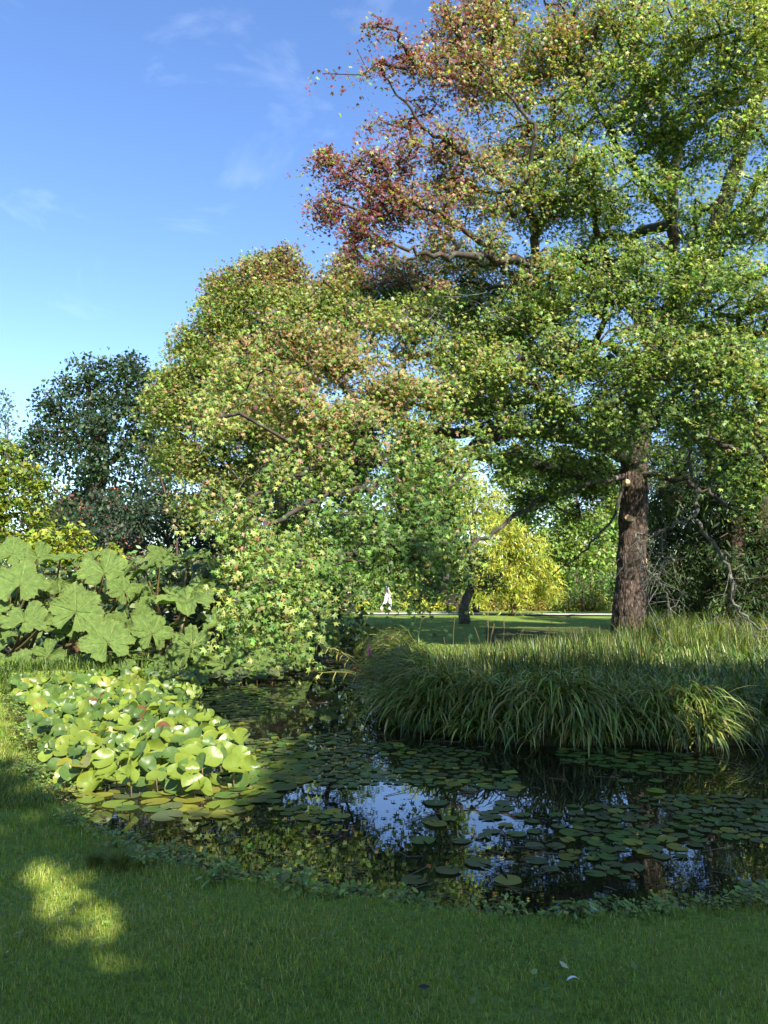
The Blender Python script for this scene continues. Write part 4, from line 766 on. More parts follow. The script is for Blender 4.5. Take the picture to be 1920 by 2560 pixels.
wts = np.c_[.7 + 0 * nz1, 1.1 + 0 * nz1, .25 + 2.2 * (nz1 > .52), .06 + .45 * (nz1 > .58) + .25 * (nz2 > .62)]
cc = mixcols(n, [(.17, .24, .026), (.22, .30, .036), (.29, .34, .05), (.43, .39, .15)], wts)
tag(link('grass', raw_mesh('grass', v, [f], M['grass'], np.repeat(cc, nv, 0))), 'short mown grass of the foreground lawn', 'grass', kind='stuff')
print('grass blades', n)
# clover and low broad leaves in the lawn
n = 2600; x, y = lawn_xy(n * 2); x, y = x[:n], y[:n]; k_ = fbm(np.c_[x, y, 0 * x], 1.6, 600, 2) > .54; x, y = x[k_], y[k_]; n = len(x)
me = leaf_mesh('clover', OVAL, np.c_[x, y, gh(x, y) + .022 + .015 * rng.random(n)], rand_dirs(n) * .4 + [0, 0, 1], rand_dirs(n) * [1, 1, .1], .02 + .02 * rng.random(n), mixcols(n, [(.09, .17, .03), (.14, .2, .04)], np.ones((n, 2))), M['weed'])
tag(link('clover', me), 'tiny clover leaves dotted through the lawn', 'clover', kind='stuff')
# rough lit grass at the left bank and light grass on the far bank
def rough_patch(name, label, pxr, pyr, n, h, w, wt):
    px = pxr[0] + (pxr[1] - pxr[0]) * rng.random(n); py = pyr[0] + (pyr[1] - pyr[0]) * rng.random(n); pt = np.array([G(a, b, -.05) for a, b in zip(px, py)]); ok = ~inpoly(pt[:, 0], pt[:, 1], POND); pt = pt[ok]; n = len(pt); az = rng.random(n) * 6.283; pt[:, 2] = gh(pt[:, 0], pt[:, 1])
    v, f, nv = ribbons(pt, np.c_[np.cos(az), np.sin(az)], h * (.5 + rng.random(n)), w * (.6 + .8 * rng.random(n)), R(78) + rng.normal(size=n) * .2, R(20) + rng.random(n) * R(90), 4)
    return tag(link(name, raw_mesh(name, v, [f], M['grass'], np.repeat(scol(n, wt), nv, 0))), label, 'grass', kind='stuff')
rough_patch('rough_grass', 'longer sunlit grass and weeds on the left bank beside the lily leaves', (-120, 110), (1730, 1990), 7000, .07, .005, [.6, 1.5, 1.6, .2, .1])
rough_patch('bank_weeds', 'low weeds between the lily bed and the giant rhubarb', (-100, 480), (1660, 1726), 9000, .20, .016, [1.5, 1.4, .4, .0, .8])
rough_patch('bank_grass', 'yellow-green grass along the far bank below the sunlit lawn', (730, 1000), (1585, 1640), 6000, .28, .012, [.2, 1.0, 2.0, .6, .1])
rough_patch('bank_grass', 'shaded rough grass at the foot of the redwoods', (1560, 1990), (1560, 1640), 5000, .7, .012, [1, 1, .7, .4, .5])

# leafy weeds along the near shore
def weed_mesh(seed, nl=34, sp=.13, hh=.12, ls=.052):
    a = rng.random(nl) * 6.283; r_ = sp * rng.random(nl) ** .6; z = hh * (.35 + .65 * rng.random(nl)) * (1 - .4 * r_ / sp)
    pos = np.c_[np.cos(a) * r_, np.sin(a) * r_, z]; nrm = rand_dirs(nl) * .45 + [0, -.1, 1]; tip = pos * [1, 1, 0] + rand_dirs(nl) * .05
    return leaf_mesh('foliage', OVAL, pos, nrm, tip, ls * (.6 + .7 * rng.random(nl)), mixcols(nl, [(.12, .20, .035), (.16, .25, .045), (.20, .28, .05)], np.ones((nl, 3))), M['weed']), pos
wprotos = []
for s in range(6):
    me, pos = weed_mesh(s, 34 + 7 * s, .10 + .02 * s, .09 + .02 * s); mb = MB()
    for q in pos[::2]: mb.tube(np.array([[q[0] * .2, q[1] * .2, 0], q * [.7, .7, .6], q]), [.0025, .002, .0015], 3, (.12, .12, .04))
    wprotos.append((me, mb.mesh('stem', M['sedge'], usecol=True)))
nearw = spline(np.array([G(x, y, WZ)[:2] for x, y in near_px[:-1]]), 8)
cumw = np.concatenate([[0], np.cumsum(np.linalg.norm(np.diff(nearw, axis=0), axis=1))])
for i in range(105):
    u = cumw[-1] * (i + rng.random()) / 105; xw = np.interp(u, cumw, nearw[:, 0]); yw = np.interp(u, cumw, nearw[:, 1])
    dn = .02 + .33 * rng.random() ** 1.4; q = np.array([xw + dn * .3 * (xw < -.5) * -1, yw - dn]); z = float(gh(q[0], q[1])); z = max(z, WZ)
    left = xw < -.3
    t_ = thing('weed_plant', 'low leafy green weed on the curving left shore' if left else 'low leafy green weed between the mown lawn and the dark pond edge', 'weed', (q[0], q[1], z), rng.random() * 6.28, 'weeds on the left shore' if left else 'weeds on the lawn edge')
    k_ = rng.integers(6); s = .45 + .75 * rng.random() * (1.0 if dn < .2 else .7); t_.scale = (s, s, s * (.7 + .5 * rng.random())); link('foliage', wprotos[k_][0], t_); link('stem', wprotos[k_][1], t_)
# two dark grass tufts
for (px, py, s, lb) in [(243, 2125, .8, 'smaller left of two dark rounded grass tufts on the lawn edge'), (300, 2135, 1.1, 'larger right of two dark rounded grass tufts on the lawn edge')]:
    b_ = G(px, py, -.05); n = 320; az = rng.random(n) * 6.283; rr = .04 * rng.random(n); root = np.c_[np.cos(az) * rr, np.sin(az) * rr, np.zeros(n)]
    v, f, nv = ribbons(root, np.c_[np.cos(az), np.sin(az)], s * (.10 + .06 * rng.random(n)), .0035 + 0 * az, R(75) + rng.normal(size=n) * .2, R(40) + rng.random(n) * R(70), 4)
    o_ = link('grass_tuft', raw_mesh('grass_tuft', v, [f], M['grass'], np.repeat(mixcols(n, [(.10, .15, .03), (.16, .18, .05)], np.ones((n, 2))), nv, 0))); o_.location = (b_[0], b_[1], float(gh(b_[0], b_[1]))); tag(o_, lb, 'grass tuft')

# ------------------------------------------------------------------ water lilies
def pad_mesh(kind, seed):
    r_ = random.Random(seed); n = 22; rings = [0, .35, .7, 1.0]; V = [(0, 0, 0)]; fs3 = []; fs4 = []
    a0 = R(10); th = np.linspace(a0, 2 * np.pi - a0, n); cup = {'flat': .02, 'up': .38, 'fold': .7, 'curl': .22}[kind]
    ph = r_.random() * 6; wob = [1 + .05 * math.sin(2 * t + ph) + .035 * math.sin(5 * t + ph * 2) for t in th]
    for ri in rings[1:]:
        for t, w in zip(th, wob):
            x, y = math.cos(t) * ri * w, math.sin(t) * ri * w
            z = cup * ri ** 2 * (abs(math.sin(t + ph)) ** 1.3 if kind == 'fold' else .7 + .3 * math.sin(3 * t + ph)) + .03 * math.sin(5 * t + ph) * ri ** 2 * (kind != 'flat')
            if kind == 'flat': z += .015 * max(0, math.sin(2 * t + ph)) * ri ** 3
            V.append((x, y, z))
    for j in range(n - 1):
        fs3.append((0, 1 + j, 2 + j))
        for k in range(2): a = 1 + k * n + j; fs4.append((a, a + n, a + n + 1, a + 1))
    return np.array(V), fs3, fs4
PADC = {'green': (.08, .14, .03), 'yellow': (.22, .22, .035), 'dull': (.095, .12, .045), 'brown': (.16, .075, .03), 'lime': (.165, .225, .03)}
padm = {}
for kind in ('flat', 'up', 'fold', 'curl'):
    for cn, c in PADC.items():
        for sd_ in range(3):
            V_, f3, f4 = pad_mesh(kind, sd_ * 7 + 3); rr = np.hypot(V_[:, 0], V_[:, 1]); th = np.arctan2(V_[:, 1], V_[:, 0])
            cc = np.array(c)[None] * (1 + .18 * np.cos(th * 11)[:, None] * (rr[:, None] > .2)) ; cc = cc + np.array([[.05, .02, -.01]]) * (rr[:, None] > .9) * (sd_ == 1)
            padm[kind, cn, sd_] = raw_mesh('lily_pad', V_, [np.array(f3), np.array(f4)], M['pad'], cc.clip(.01, 1), True)
pads = []   # x,y,z,r,tilt axis,tilt,kind,colour,raised,zone
def W_(px, py, z=WZ): return G(px, py, z)
def fill(poly, n, kindw, colw, rr, raised=None, tilt=(0, .05), zone='', minsep=.8, ns=None):
    xs = [q[0] for q in poly]; ys = [q[1] for q in poly]; wp = [tuple(W_(x, y)[:2]) for x, y in poly]; wx = [q[0] for q in wp]; wy = [q[1] for q in wp]; made = 0; tries = 0
    loc = []
    while made < n and tries < n * 30:
        tries += 1; x = random.uniform(min(wx), max(wx)); y = random.uniform(min(wy), max(wy))
        if not inpoly(np.array([x]), np.array([y]), wp)[0]: continue
        if not inpoly(np.array([x]), np.array([y]), POND)[0]: continue
        if ns and fbm(np.array([[x, y, 0.]]), ns[0], 700, 2)[0] < ns[1]: continue
        r_ = random.uniform(*rr)
        if any((x - a) ** 2 + (y - b) ** 2 < (minsep * (r_ + c)) ** 2 for a, b, c in loc): continue
        loc.append((x, y, r_)); kd = random.choices(*zip(*kindw))[0]; cl_ = random.choices(*zip(*colw))[0]
        z = WZ + .006 + .004 * random.random() if raised is None else WZ + random.uniform(*raised)
        pads.append((x, y, z, r_, random.uniform(0, 6.28), random.uniform(*tilt), kd, cl_, raised is not None, zone)); made += 1
RAISE = [(10, 1725), (330, 1690), (480, 1702), (500, 1740), (480, 1800), (560, 1850), (640, 1900), (640, 1960), (520, 2000), (330, 2000), (150, 1970), (85, 1860), (30, 1780)]
fill(RAISE, 1000, [('up', 3), ('fold', 2), ('curl', 3)], [('green', 5), ('lime', 6), ('yellow', .4), ('brown', .12)], (.06, .105), (.02, .24), (.1, 1.25), 'raised', .36)
fill([(420, 1690), (560, 1690), (700, 1670), (740, 1690), (700, 1712), (560, 1720), (480, 1735)], 70, [('up', 2), ('curl', 2)], [('dull', 3), ('green', 2)], (.10, .15), (.06, .22), (.1, .6), 'raised by gunnera', .45)
fill([(100, 1960), (560, 1930), (700, 1900), (780, 1880), (760, 1960), (620, 2020), (560, 2050), (420, 2045), (300, 2020), (150, 2000)], 170, [('flat', 1)], [('green', 2), ('yellow', 3), ('dull', 2), ('lime', 2)], (.08, .14), None, (0, .04), 'lit fringe', .75)
fill([(560, 1705), (760, 1690), (900, 1660), (905, 1720), (820, 1730), (640, 1790), (600, 1850), (480, 1860), (470, 1780)], 260, [('flat', 1)], [('dull', 4), ('green', 2), ('yellow', .4)], (.07, .12), None, (0, .03), 'channel', .85, (1.2, .42))
fill([(740, 1660), (790, 1640), (895, 1640), (910, 1690), (840, 1700), (760, 1700)], 120, [('flat', 1), ('curl', 1)], [('dull', 4), ('brown', 1)], (.07, .11), None, (0, .2), 'channel', .8)
fill([(620, 1850), (900, 1830), (1240, 1890), (1300, 1960), (1240, 2050), (1000, 2060), (760, 2060), (640, 2000)], 380, [('flat', 5), ('curl', .4)], [('dull', 2), ('green', 3), ('yellow', 1.2), ('lime', .6)], (.035, .08), None, (0, .08), 'middle', .9, (1.5, .45))
fill([(1370, 1862), (1560, 1875), (1780, 1895), (1800, 1935), (1600, 1935), (1420, 1905)], 130, [('flat', 1)], [('green', 5), ('yellow', .4)], (.055, .08), None, (0, .02), 'small cluster', .95)
fill([(1420, 1990), (1660, 1990), (1940, 1990), (1940, 2240), (1660, 2240), (1480, 2160)], 260, [('flat', 5), ('curl', .5)], [('dull', 3), ('green', 3), ('yellow', 1)], (.035, .075), None, (0, .08), 'right', .9, (1.6, .47))
fill([(960, 2050), (1400, 2030), (1640, 2200), (1500, 2260), (1000, 2200)], 26, [('flat', 5), ('curl', .6)], [('dull', 4), ('green', 2), ('yellow', 1.5)], (.045, .085), None, (0, .06), 'sky reflection', 1.0, (1.5, .47))
for (px, py, r_, cl_) in [(1058, 2105, .10, 'green'), (1195, 2160, .10, 'dull'), (1090, 2010, .11, 'green'), (500, 2038, .10, 'dull'), (430, 2018, .11, 'dull'), (590, 2030, .09, 'dull'), (1565, 1955, .08, 'dull'), (1640, 1955, .08, 'green'), (1640, 1980, .1, 'lime'), (1120, 2180, .09, 'dull'), (1090, 2062, .1, 'yellow'), (1270, 2205, .10, 'yellow')]:
    c = W_(px, py); pads.append((c[0], c[1], WZ + .012, r_ * .85, random.random() * 6, .02, 'flat', cl_, False, 'near'))
# merge rule: nearest 295 are objects of their own
def shown(p_): return p_[3] / p_[1] * (1.3 if p_[8] else .75)
pads.sort(key=shown, reverse=True)
LBL = {'raised': 'raised lily leaf in the crowded sunlit bed', 'raised by gunnera': 'raised lily leaf at the foot of the giant leaves', 'lit fringe': 'floating lily pad fringing the sunlit bed', 'channel': 'floating lily pad in the channel left of the island', 'middle': 'floating lily pad in mid pond before the island tip', 'small cluster': 'small lily pad in the cluster below the island sedge', 'right': 'floating lily pad in the dark water at the right', 'sky reflection': 'floating lily pad on the reflection of sky near the lawn', 'near': 'large lone floating lily pad in open water'}
CN = {'green': 'green', 'yellow': 'yellowing', 'dull': 'dull grey-green', 'brown': 'brown withered', 'lime': 'bright lime green'}
from mathutils import Matrix
mb_st = MB(); mb_st.tube(np.array([[0, 0, 0], [.02, .01, -.5], [0, 0, -1.]]), [1, 1, 1.1], 5); 
def stalkmesh(l, r_):
    mb = MB(); mb.tube(np.array([[0, 0, 0], [.012, .008, -l * .5], [.0, .03, -l]]), [.006, .006, .007], 5, (.16, .10, .04)); return mb
restV, restF3, restF4, restC, roff = [], [], [], [], 0
stalkcache = {}
for i, (x, y, z, r_, ax, tl_, kd, cl_, raised, zone) in enumerate(pads):
    # raised leaves lean toward the light
    if raised:
        dvec = Vector((rng.normal() * .6 + .25, -1 + rng.normal() * .6, 0)).normalized(); axv = Vector((0, 0, 1)).cross(dvec); rot = Matrix.Rotation(tl_, 4, axv) @ Matrix.Rotation(ax, 4, 'Z')
    else: rot = Matrix.Rotation(tl_, 4, Vector((math.cos(ax), math.sin(ax), 0))) @ Matrix.Rotation(ax, 4, 'Z')
    mat4 = Matrix.Translation((x, y, z)) @ rot @ Matrix.Scale(r_, 4)
    if i < 296:
        me = padm[kd, cl_, i % 3]
        if raised:
            t_ = thing('lily_leaf', CN[cl_] + ' ' + LBL[zone], 'lily leaf', (x, y, WZ), 0, 'lily leaves: ' + CN[cl_] + ' ' + zone); o_ = link('leaf', me, t_); o_.matrix_local = Matrix.Translation((0, 0, z - WZ)) @ rot @ Matrix.Scale(r_, 4)
            hk = round(z - WZ, 1) + .05
            if hk not in stalkcache: stalkcache[hk] = stalkmesh(hk + .1, .006).mesh('stalk', M['sedge'], usecol=True)
            s_ = link('stalk', stalkcache[hk], t_); s_.location = (0, 0, z - WZ)
        else:
            o_ = link('lily_pad', me); o_.matrix_world = mat4; tag(o_, CN[cl_] + ' ' + LBL[zone], 'lily pad', 'lily pads: ' + CN[cl_] + ' ' + zone)
    else:
        V_, f3, f4 = pad_mesh(kd, (i % 3) * 7 + 3); m4 = np.array(mat4); V2 = V_ @ m4[:3, :3].T + m4[:3, 3]
        restV.append(V2); restF3.append(np.array(f3) + roff); restF4.append(np.array(f4) + roff); restC.append(np.tile(np.array(PADC[cl_]) * random.uniform(.7, 1.3), (len(V2), 1))); roff += len(V2)
tag(link('lily_pads', raw_mesh('lily_pads', np.vstack(restV), [np.vstack(restF3), np.vstack(restF4)], M['pad'], np.vstack(restC), True)), 'mass of smaller lily pads crowding the far channel and the bed', 'lily pads', kind='stuff')
print('pads', len(pads))
# stalks and dead bits under the raised bed, floating leaf litter
n = 3000; cand = np.array([W_(random.uniform(60, 1900), random.uniform(1660, 2260)) for _ in range(n)]); ok = inpoly(cand[:, 0], cand[:, 1], POND); cand = cand[ok]; nn = fbm(cand, 1.3, 800, 2); cand = cand[nn > .50]; n = len(cand); cand[:, 2] = WZ + .006
me = leaf_mesh('leaf_litter', STAR, cand, rand_dirs(n) * .12 + [0, 0, 1], rand_dirs(n) * [1, 1, .05], .03 + .05 * rng.random(n), mixcols(n, [(.10, .06, .03), (.20, .15, .05), (.06, .05, .03), (.32, .24, .06), (.05, .07, .03)], np.ones((n, 5)) * [1.4, .7, 1.4, .25, 1.5]), M['weed'])
tag(link('leaf_litter', me), 'fallen leaf scraps and pond weed floating on the water', 'leaf litter', kind='stuff')
mb = MB()
for _ in range(260):
    c = W_(random.uniform(300, 1900), random.uniform(1700, 2240)); 
    if not inpoly(np.array([c[0]]), np.array([c[1]]), POND)[0]: continue
    a = random.uniform(0, 6.28); l = random.uniform(.06, .3); dv = np.array([math.cos(a), math.sin(a), 0]); mb.tube(np.array([c + [0, 0, .004], c + dv * l * .5 + [.01, 0, .008], c + dv * l + [0, 0, .012]]), [.003, .003, .0015], 4, (.14, .11, .06))
tag(mb.build('floating_stems', M['sedge'], usecol=True), 'thin dead stems floating among the pads', 'floating stems', kind='stuff')

# ------------------------------------------------------------------ giant rhubarb (gunnera)
def gunnera_leaf(seed, r_=1.0, cup=.22):
    rg = np.random.default_rng(seed); nl = 5 + seed % 3; n = 190; rings = np.array([.0, .08, .2, .34, .48, .62, .75, .87, .95, 1.0]); a0 = R(14); th = np.linspace(-np.pi / 2 + a0, 1.5 * np.pi - a0, n)
    la = np.linspace(-np.pi / 2 + R(34), 1.5 * np.pi - R(34), nl) + rg.normal(size=nl) * .07; out = np.zeros(n); lw = (la[1] - la[0]) * .5
    for j, l in enumerate(la):
        amp = .78 + .24 * math.sin((l + np.pi / 2) / 2) + rg.normal() * .05; d = np.abs(th - l) / lw
        out = np.maximum(out, amp * (1 - .30 * np.clip(d, 0, 1.4) ** 2.6))
        for s_, am in ((-.5, .93), (.5, .93)): out = np.maximum(out, amp * (am + rg.normal() * .03) * (1 - .42 * np.abs((th - l - s_ * lw) / (lw * .5)) ** 2))
    ph = np.cumsum(1 + .5 * rg.normal(size=n).clip(-.8, 2)) / n * 2 * np.pi
    out = out * (1 - .085 * np.abs(np.sin(ph * 11)) ** .7 * 1.0) * (1 - .05 * np.abs(np.sin(ph * 27 + 1))) + rg.normal(size=n) * .006
    near = np.min(np.abs(th[:, None] - la[None]), 1); V = []; C_ = []
    for k, q in enumerate(rings):
        rr = q * (out if q > .5 else out * q * 2 + (1 - q * 2) * .8)
        x, y = np.cos(th) * rr, np.sin(th) * rr
        vein = np.exp(-(near * q / .022) ** 2) * (q > 0.05) * (1 - .5 * q)
        # side veins branching off the main ribs
        sv = np.abs(((q * 5.5 - near * 2.6) % 1) - .5) * 2; side = np.clip(1 - sv / .16, 0, 1) * (q > .2)
        wav = fbm(np.c_[x, y, 0 * x + seed * 5], 2.2, seed + 5, 2) - .5; fine = fbm(np.c_[x, y, 0 * x + seed], 9, seed, 2) - .5
        z = cup * q ** 1.5 + .30 * wav * (.3 + q) + .10 * fine - .10 * q ** 3 * (1 + .8 * np.sin(th * 2 + seed)) - vein * .05 + .07 * np.clip(near / lw, 0, 1) * q - side * .012
        V.append(np.c_[x, y, z]); base = np.array([.12, .19, .036]) * (1 + .25 * fine[:, None])
        c = base + vein[:, None] * np.array([.10, .11, .05]) + side[:, None] * np.array([.025, .03, .012])
        if q > .97: c = c * .75 + np.array([.06, .035, .005])
        C_.append(c)
    V = np.vstack(V) * r_; k = (np.arange(len(rings) - 1) * n)[:, None]; j = np.arange(n - 1)[None]
    f = np.stack([k + j, k + n + j, k + n + j + 1, k + j + 1], -1).reshape(-1, 4)
    return raw_mesh('leaf', V, [f], M['gunnera'], np.vstack(C_).clip(.01, 1), True)
def jit_n(v): return tuple(np.array(v) + rng.normal(size=3) * np.array([.30, .22, .22]))
gl_me = [gunnera_leaf(s, 1, .12 + .05 * (s % 4)) for s in range(8)]
def gun_leaf(plant, bs, px, py, rp, d, nrm, i, spin=None, vis=True):
    c = P(px, py, d); r_ = 1.02 * rp / F * d; nv = Vector(nrm).normalized(); q = nv.to_track_quat('Z', 'Y').to_matrix().to_4x4()
    # notch of the leaf points down toward the stalk
    yv = q.to_3x3() @ Vector((0, 1, 0)); xv = q.to_3x3() @ Vector((1, 0, 0)); upv = Vector((0, 0, 1)); ang = math.atan2(-upv.dot(xv), upv.dot(yv)) + (spin if spin is not None else rng.normal() * .35)
    rot = q @ Matrix.Rotation(ang, 4, 'Z')
    o_ = link('leaf', gl_me[i % 8], plant); o_.matrix_local = Matrix.Translation(Vector(c - bs)) @ rot @ Matrix.Scale(r_, 4)
    nva = np.array(nv); end = c - bs - nva * .01; st = np.array([rng.normal() * .25, .25 + rng.normal() * .2, 0]); mid = end * .6 + st * .4 - nva * .35 + [0, 0, -.05]
    mb = MB(); mb.tube(spline(np.array([st, (st + mid) / 2 + [0, 0, .15], mid, end]), 5), np.linspace(.045, .020, 16), 7, (.16, .12, .05)); mb.build('stalk', M['sedge'], plant, True, True)
gun_list = [
 [('left', 'giant rhubarb clump at the left edge with broad sunlit leaves facing the pond'), (-4, 1600), [(50, 1460, 78, 15.6, (.2, -.75, .75)), (150, 1400, 60, 16.6, (.1, -.45, .9)), (60, 1555, 66, 14.8, (.3, -.9, .55)), (110, 1560, 40, 15.8, (.6, -.3, .6)), (20, 1480, 50, 16.2, (-.4, -.4, .8)), (150, 1480, 42, 16, (.7, -.5, .5)), (90, 1700, 40, 13.9, (-.4, -.5, .8)), (10, 1700, 45, 13.8, (.4, -.4, .8)), (45, 1675, 66, 14.2, (-.1, -.8, .7)), (30, 1385, 55, 17, (.3, -.5, .8)), (95, 1395, 45, 16.8, (.0, -.6, .8)), (120, 1640, 48, 14.4, (.5, -.7, .6)), (-40, 1530, 70, 15.3, (.2, -.8, .6)), (-50, 1640, 66, 14.6, (.3, -.8, .7)), (0, 1600, 50, 15.6, (.1, -.5, .8)), (110, 1480, 45, 16.2, (-.3, -.4, .8)), (-60, 1430, 70, 16.4, (.2, -.6, .8))]],
 [('mid', 'giant rhubarb clump in the middle with the largest star shaped leaf low in front'), (200, 1600), [(190, 1530, 76, 15.0, (.15, -.85, .6)), (310, 1430, 44, 16.4, (-.5, -.3, .8)), (225, 1580, 36, 15.6, (-.6, -.6, .5)), (310, 1480, 44, 15.8, (.5, -.6, .5)), (330, 1590, 46, 15.2, (-.4, -.7, .5)), (300, 1670, 44, 14.3, (.2, -.5, .8)), (230, 1400, 44, 17, (.2, -.3, .9)), (360, 1540, 40, 15.4, (.6, -.4, .6)), (268, 1607, 80, 14.5, (.1, -.9, .55)), (260, 1436, 74, 16.2, (.15, -.6, .85)), (160, 1585, 48, 15.2, (.4, -.7, .6)), (320, 1520, 60, 16.0, (-.5, -.5, .7)), (215, 1660, 45, 14.6, (.2, -.4, .9)), (180, 1455, 50, 16.6, (.0, -.4, .9)), (290, 1560, 34, 15.2, (.3, -.9, .4)), (150, 1690, 42, 14.1, (.1, -.5, .9)), (340, 1650, 55, 14.8, (-.1, -.3, .9)), (240, 1500, 50, 16.8, (.1, -.3, .9))]],
 [('right', 'giant rhubarb clump right of centre, its dark leaves dappled by the sweetgum'), (430, 1600), [(465, 1500, 92, 15.2, (.0, -.55, .85)), (380, 1585, 58, 14.9, (.3, -.9, .5)), (478, 1620, 62, 14.6, (.0, -.8, .65)), (362, 1425, 50, 16.4, (-.75, -.55, .45)), (400, 1400, 46, 16.8, (.3, -.35, .9)), (470, 1395, 66, 17.2, (.0, -.25, 1)), (540, 1420, 60, 17.4, (.2, -.2, 1)), (420, 1660, 50, 14.6, (.2, -.6, .8)), (540, 1560, 55, 15.6, (.1, -.5, .8)), (350, 1490, 42, 16.2, (.3, -.6, .7)), (420, 1560, 55, 15.8, (-.2, -.3, .9))]],
 [('far', 'giant rhubarb clump in deep shade under the drooping sweetgum branch'), (640, 1620), [(600, 1620, 60, 15.2, (.0, -.6, .8)), (680, 1600, 60, 15.6, (.1, -.6, .8)), (740, 1640, 50, 15.8, (.4, -.6, .6)), (640, 1660, 50, 14.9, (-.2, -.7, .7)), (800, 1570, 55, 16.6, (-.2, -.3, .9)), (560, 1660, 46, 14.8, (.1, -.7, .7)), (700, 1655, 42, 15.2, (.2, -.8, .5)), (830, 1610, 40, 16.4, (-.3, -.5, .8)), (560, 1490, 55, 16.8, (.1, -.4, .9)), (720, 1560, 55, 16.8, (0, -.3, 1))]]]
gi = 0
for (nm, lb), (bx, by), ls in gun_list:
    c = P(bx, by, 16.9); bs = np.array([c[0], 16.9, float(gh(c[0], 16.9))]); pl = thing('giant_rhubarb', lb, 'plant', bs, 0, 'giant rhubarb along the back of the pond')
    for l in ls: gun_leaf(pl, bs, *l[:4], jit_n(l[4]), gi); gi += 1
    mb = MB()   # crown stump at the base
    mb.tube(np.array([[0, .2, -.1], [0, .25, .12], [0, .3, .3]]), [.35, .28, .12], 12, (.1, .06, .04)); mb.build('root_crown', M['sedge'], pl, True, True)
# low undergrowth filling the dark behind the big leaves
ug = []
for px in range(-80, 900, 9):
    for _ in range(16): ug.append(P(px + rng.normal() * 8, 1420 + 270 * rng.random(), 18.2 + 1.2 * rng.random()))
ug = np.array(ug); ug = ug[(ug[:, 2] > 0) & (ug[:, 2] < 2.0)]; n = len(ug) * 4; ps = np.repeat(ug, 4, 0) + rng.normal(size=(n, 3)) * .2
me = leaf_mesh('undergrowth', OVAL, ps, rand_dirs(n) * .6 + [0, -.3, .6], rand_dirs(n), .16 + .12 * rng.random(n), mixcols(n, [(.03, .06, .02), (.06, .1, .03), (.1, .14, .04)], np.ones((n, 3))), M['weed'])
tag(link('undergrowth', me), 'dense dark undergrowth behind the giant rhubarb leaves', 'undergrowth', kind='stuff')

# ------------------------------------------------------------------ brick house glimpsed below the oak
hb = np.array([P(190, 1300, 70)[0], 70, 0.0]); hs_ = thing('brick_house', 'red brick house with tiled roof glimpsed through leaves below the oak', 'house', hb)
mb = MB(); mb.box((0, 3, 3.6), (9, 6, 7.2)); mb.add([[-4.5, .0, 7.2], [4.5, .0, 7.2], [0, .0, 9.6], [-4.5, .12, 7.2], [4.5, .12, 7.2], [0, .12, 9.6]], [[[0, 1, 2], [3, 5, 4]]]); mb.build('wall', M['brick'], hs_)
mb = MB()
for s in (-1, 1): mb.add(np.array([[s * 5, -.4, 6.98], [s * 5, 6.4, 6.98], [0, 6.4, 9.8], [0, -.4, 9.8], [s * 5, -.4, 7.13], [s * 5, 6.4, 7.13], [0, 6.4, 9.95], [0, -.4, 9.95]]), [[[0, 1, 2, 3], [4, 5, 6, 7], [0, 1, 5, 4], [0, 3, 7, 4], [1, 2, 6, 5]]])
rf = mb.build('roof', M['slate'], hs_); mb = MB(); mb.box((2.4, 3, 9.6), (.9, .9, 2.2)); mb.build('chimney', M['brick'], rf)
for x in (-2.6, 0, 2.6):
    for z in (2, 5):
        mb = MB(); mb.box((x, -.02, z), (1.1, .1, 1.5)); wn = mb.build('window', M['white'], hs_); mb = MB(); mb.box((x, -.08, z + .36), (.94, .03, .62)); mb.box((x, -.08, z - .36), (.94, .03, .62)); mb.build('pane', M['glass'], wn)

# ------------------------------------------------------------------ park bench
bc = P(1152, 1530, 39.7); bt = thing('park_bench', 'weathered pinkish wooden slatted bench with dark frame beside the path', 'bench', (bc[0], bc[1], float(gh(bc[0], bc[1])) + .06), R(3))
mb = MB()
for k in range(5): mb.box((0, -.18 + k * .10, .44), (1.48, .075, .03))
mb.build('seat', M['wood'], bt); mb = MB()
for k in range(4): mb.box((0, .30 + k * .02, .54 + k * .11), (1.48, .03, .09))
mb.build('backrest', M['wood'], bt)
for s in (-.68, .68):
    for yy in (-.2, .27): mb = MB(); mb.box((s, yy, .21), (.06, .06, .42)); mb.build('leg', M['iron'], bt)
    mb = MB(); mb.tube(np.array([[s, .3, .40], [s, .345, .65], [s, .39, .93]]), .028, 6); mb.build('back_frame', M['iron'], bt)
    mb = MB(); mb.tube(np.array([[s, -.2, .42], [s, -.2, .66], [s, .0, .68], [s, .33, .66]]), .025, 6); mb.build('armrest', M['iron'], bt)
mb = MB(); mb.box((0, .03, .15), (1.30, .04, .04)); mb.build('stretcher', M['iron'], bt)

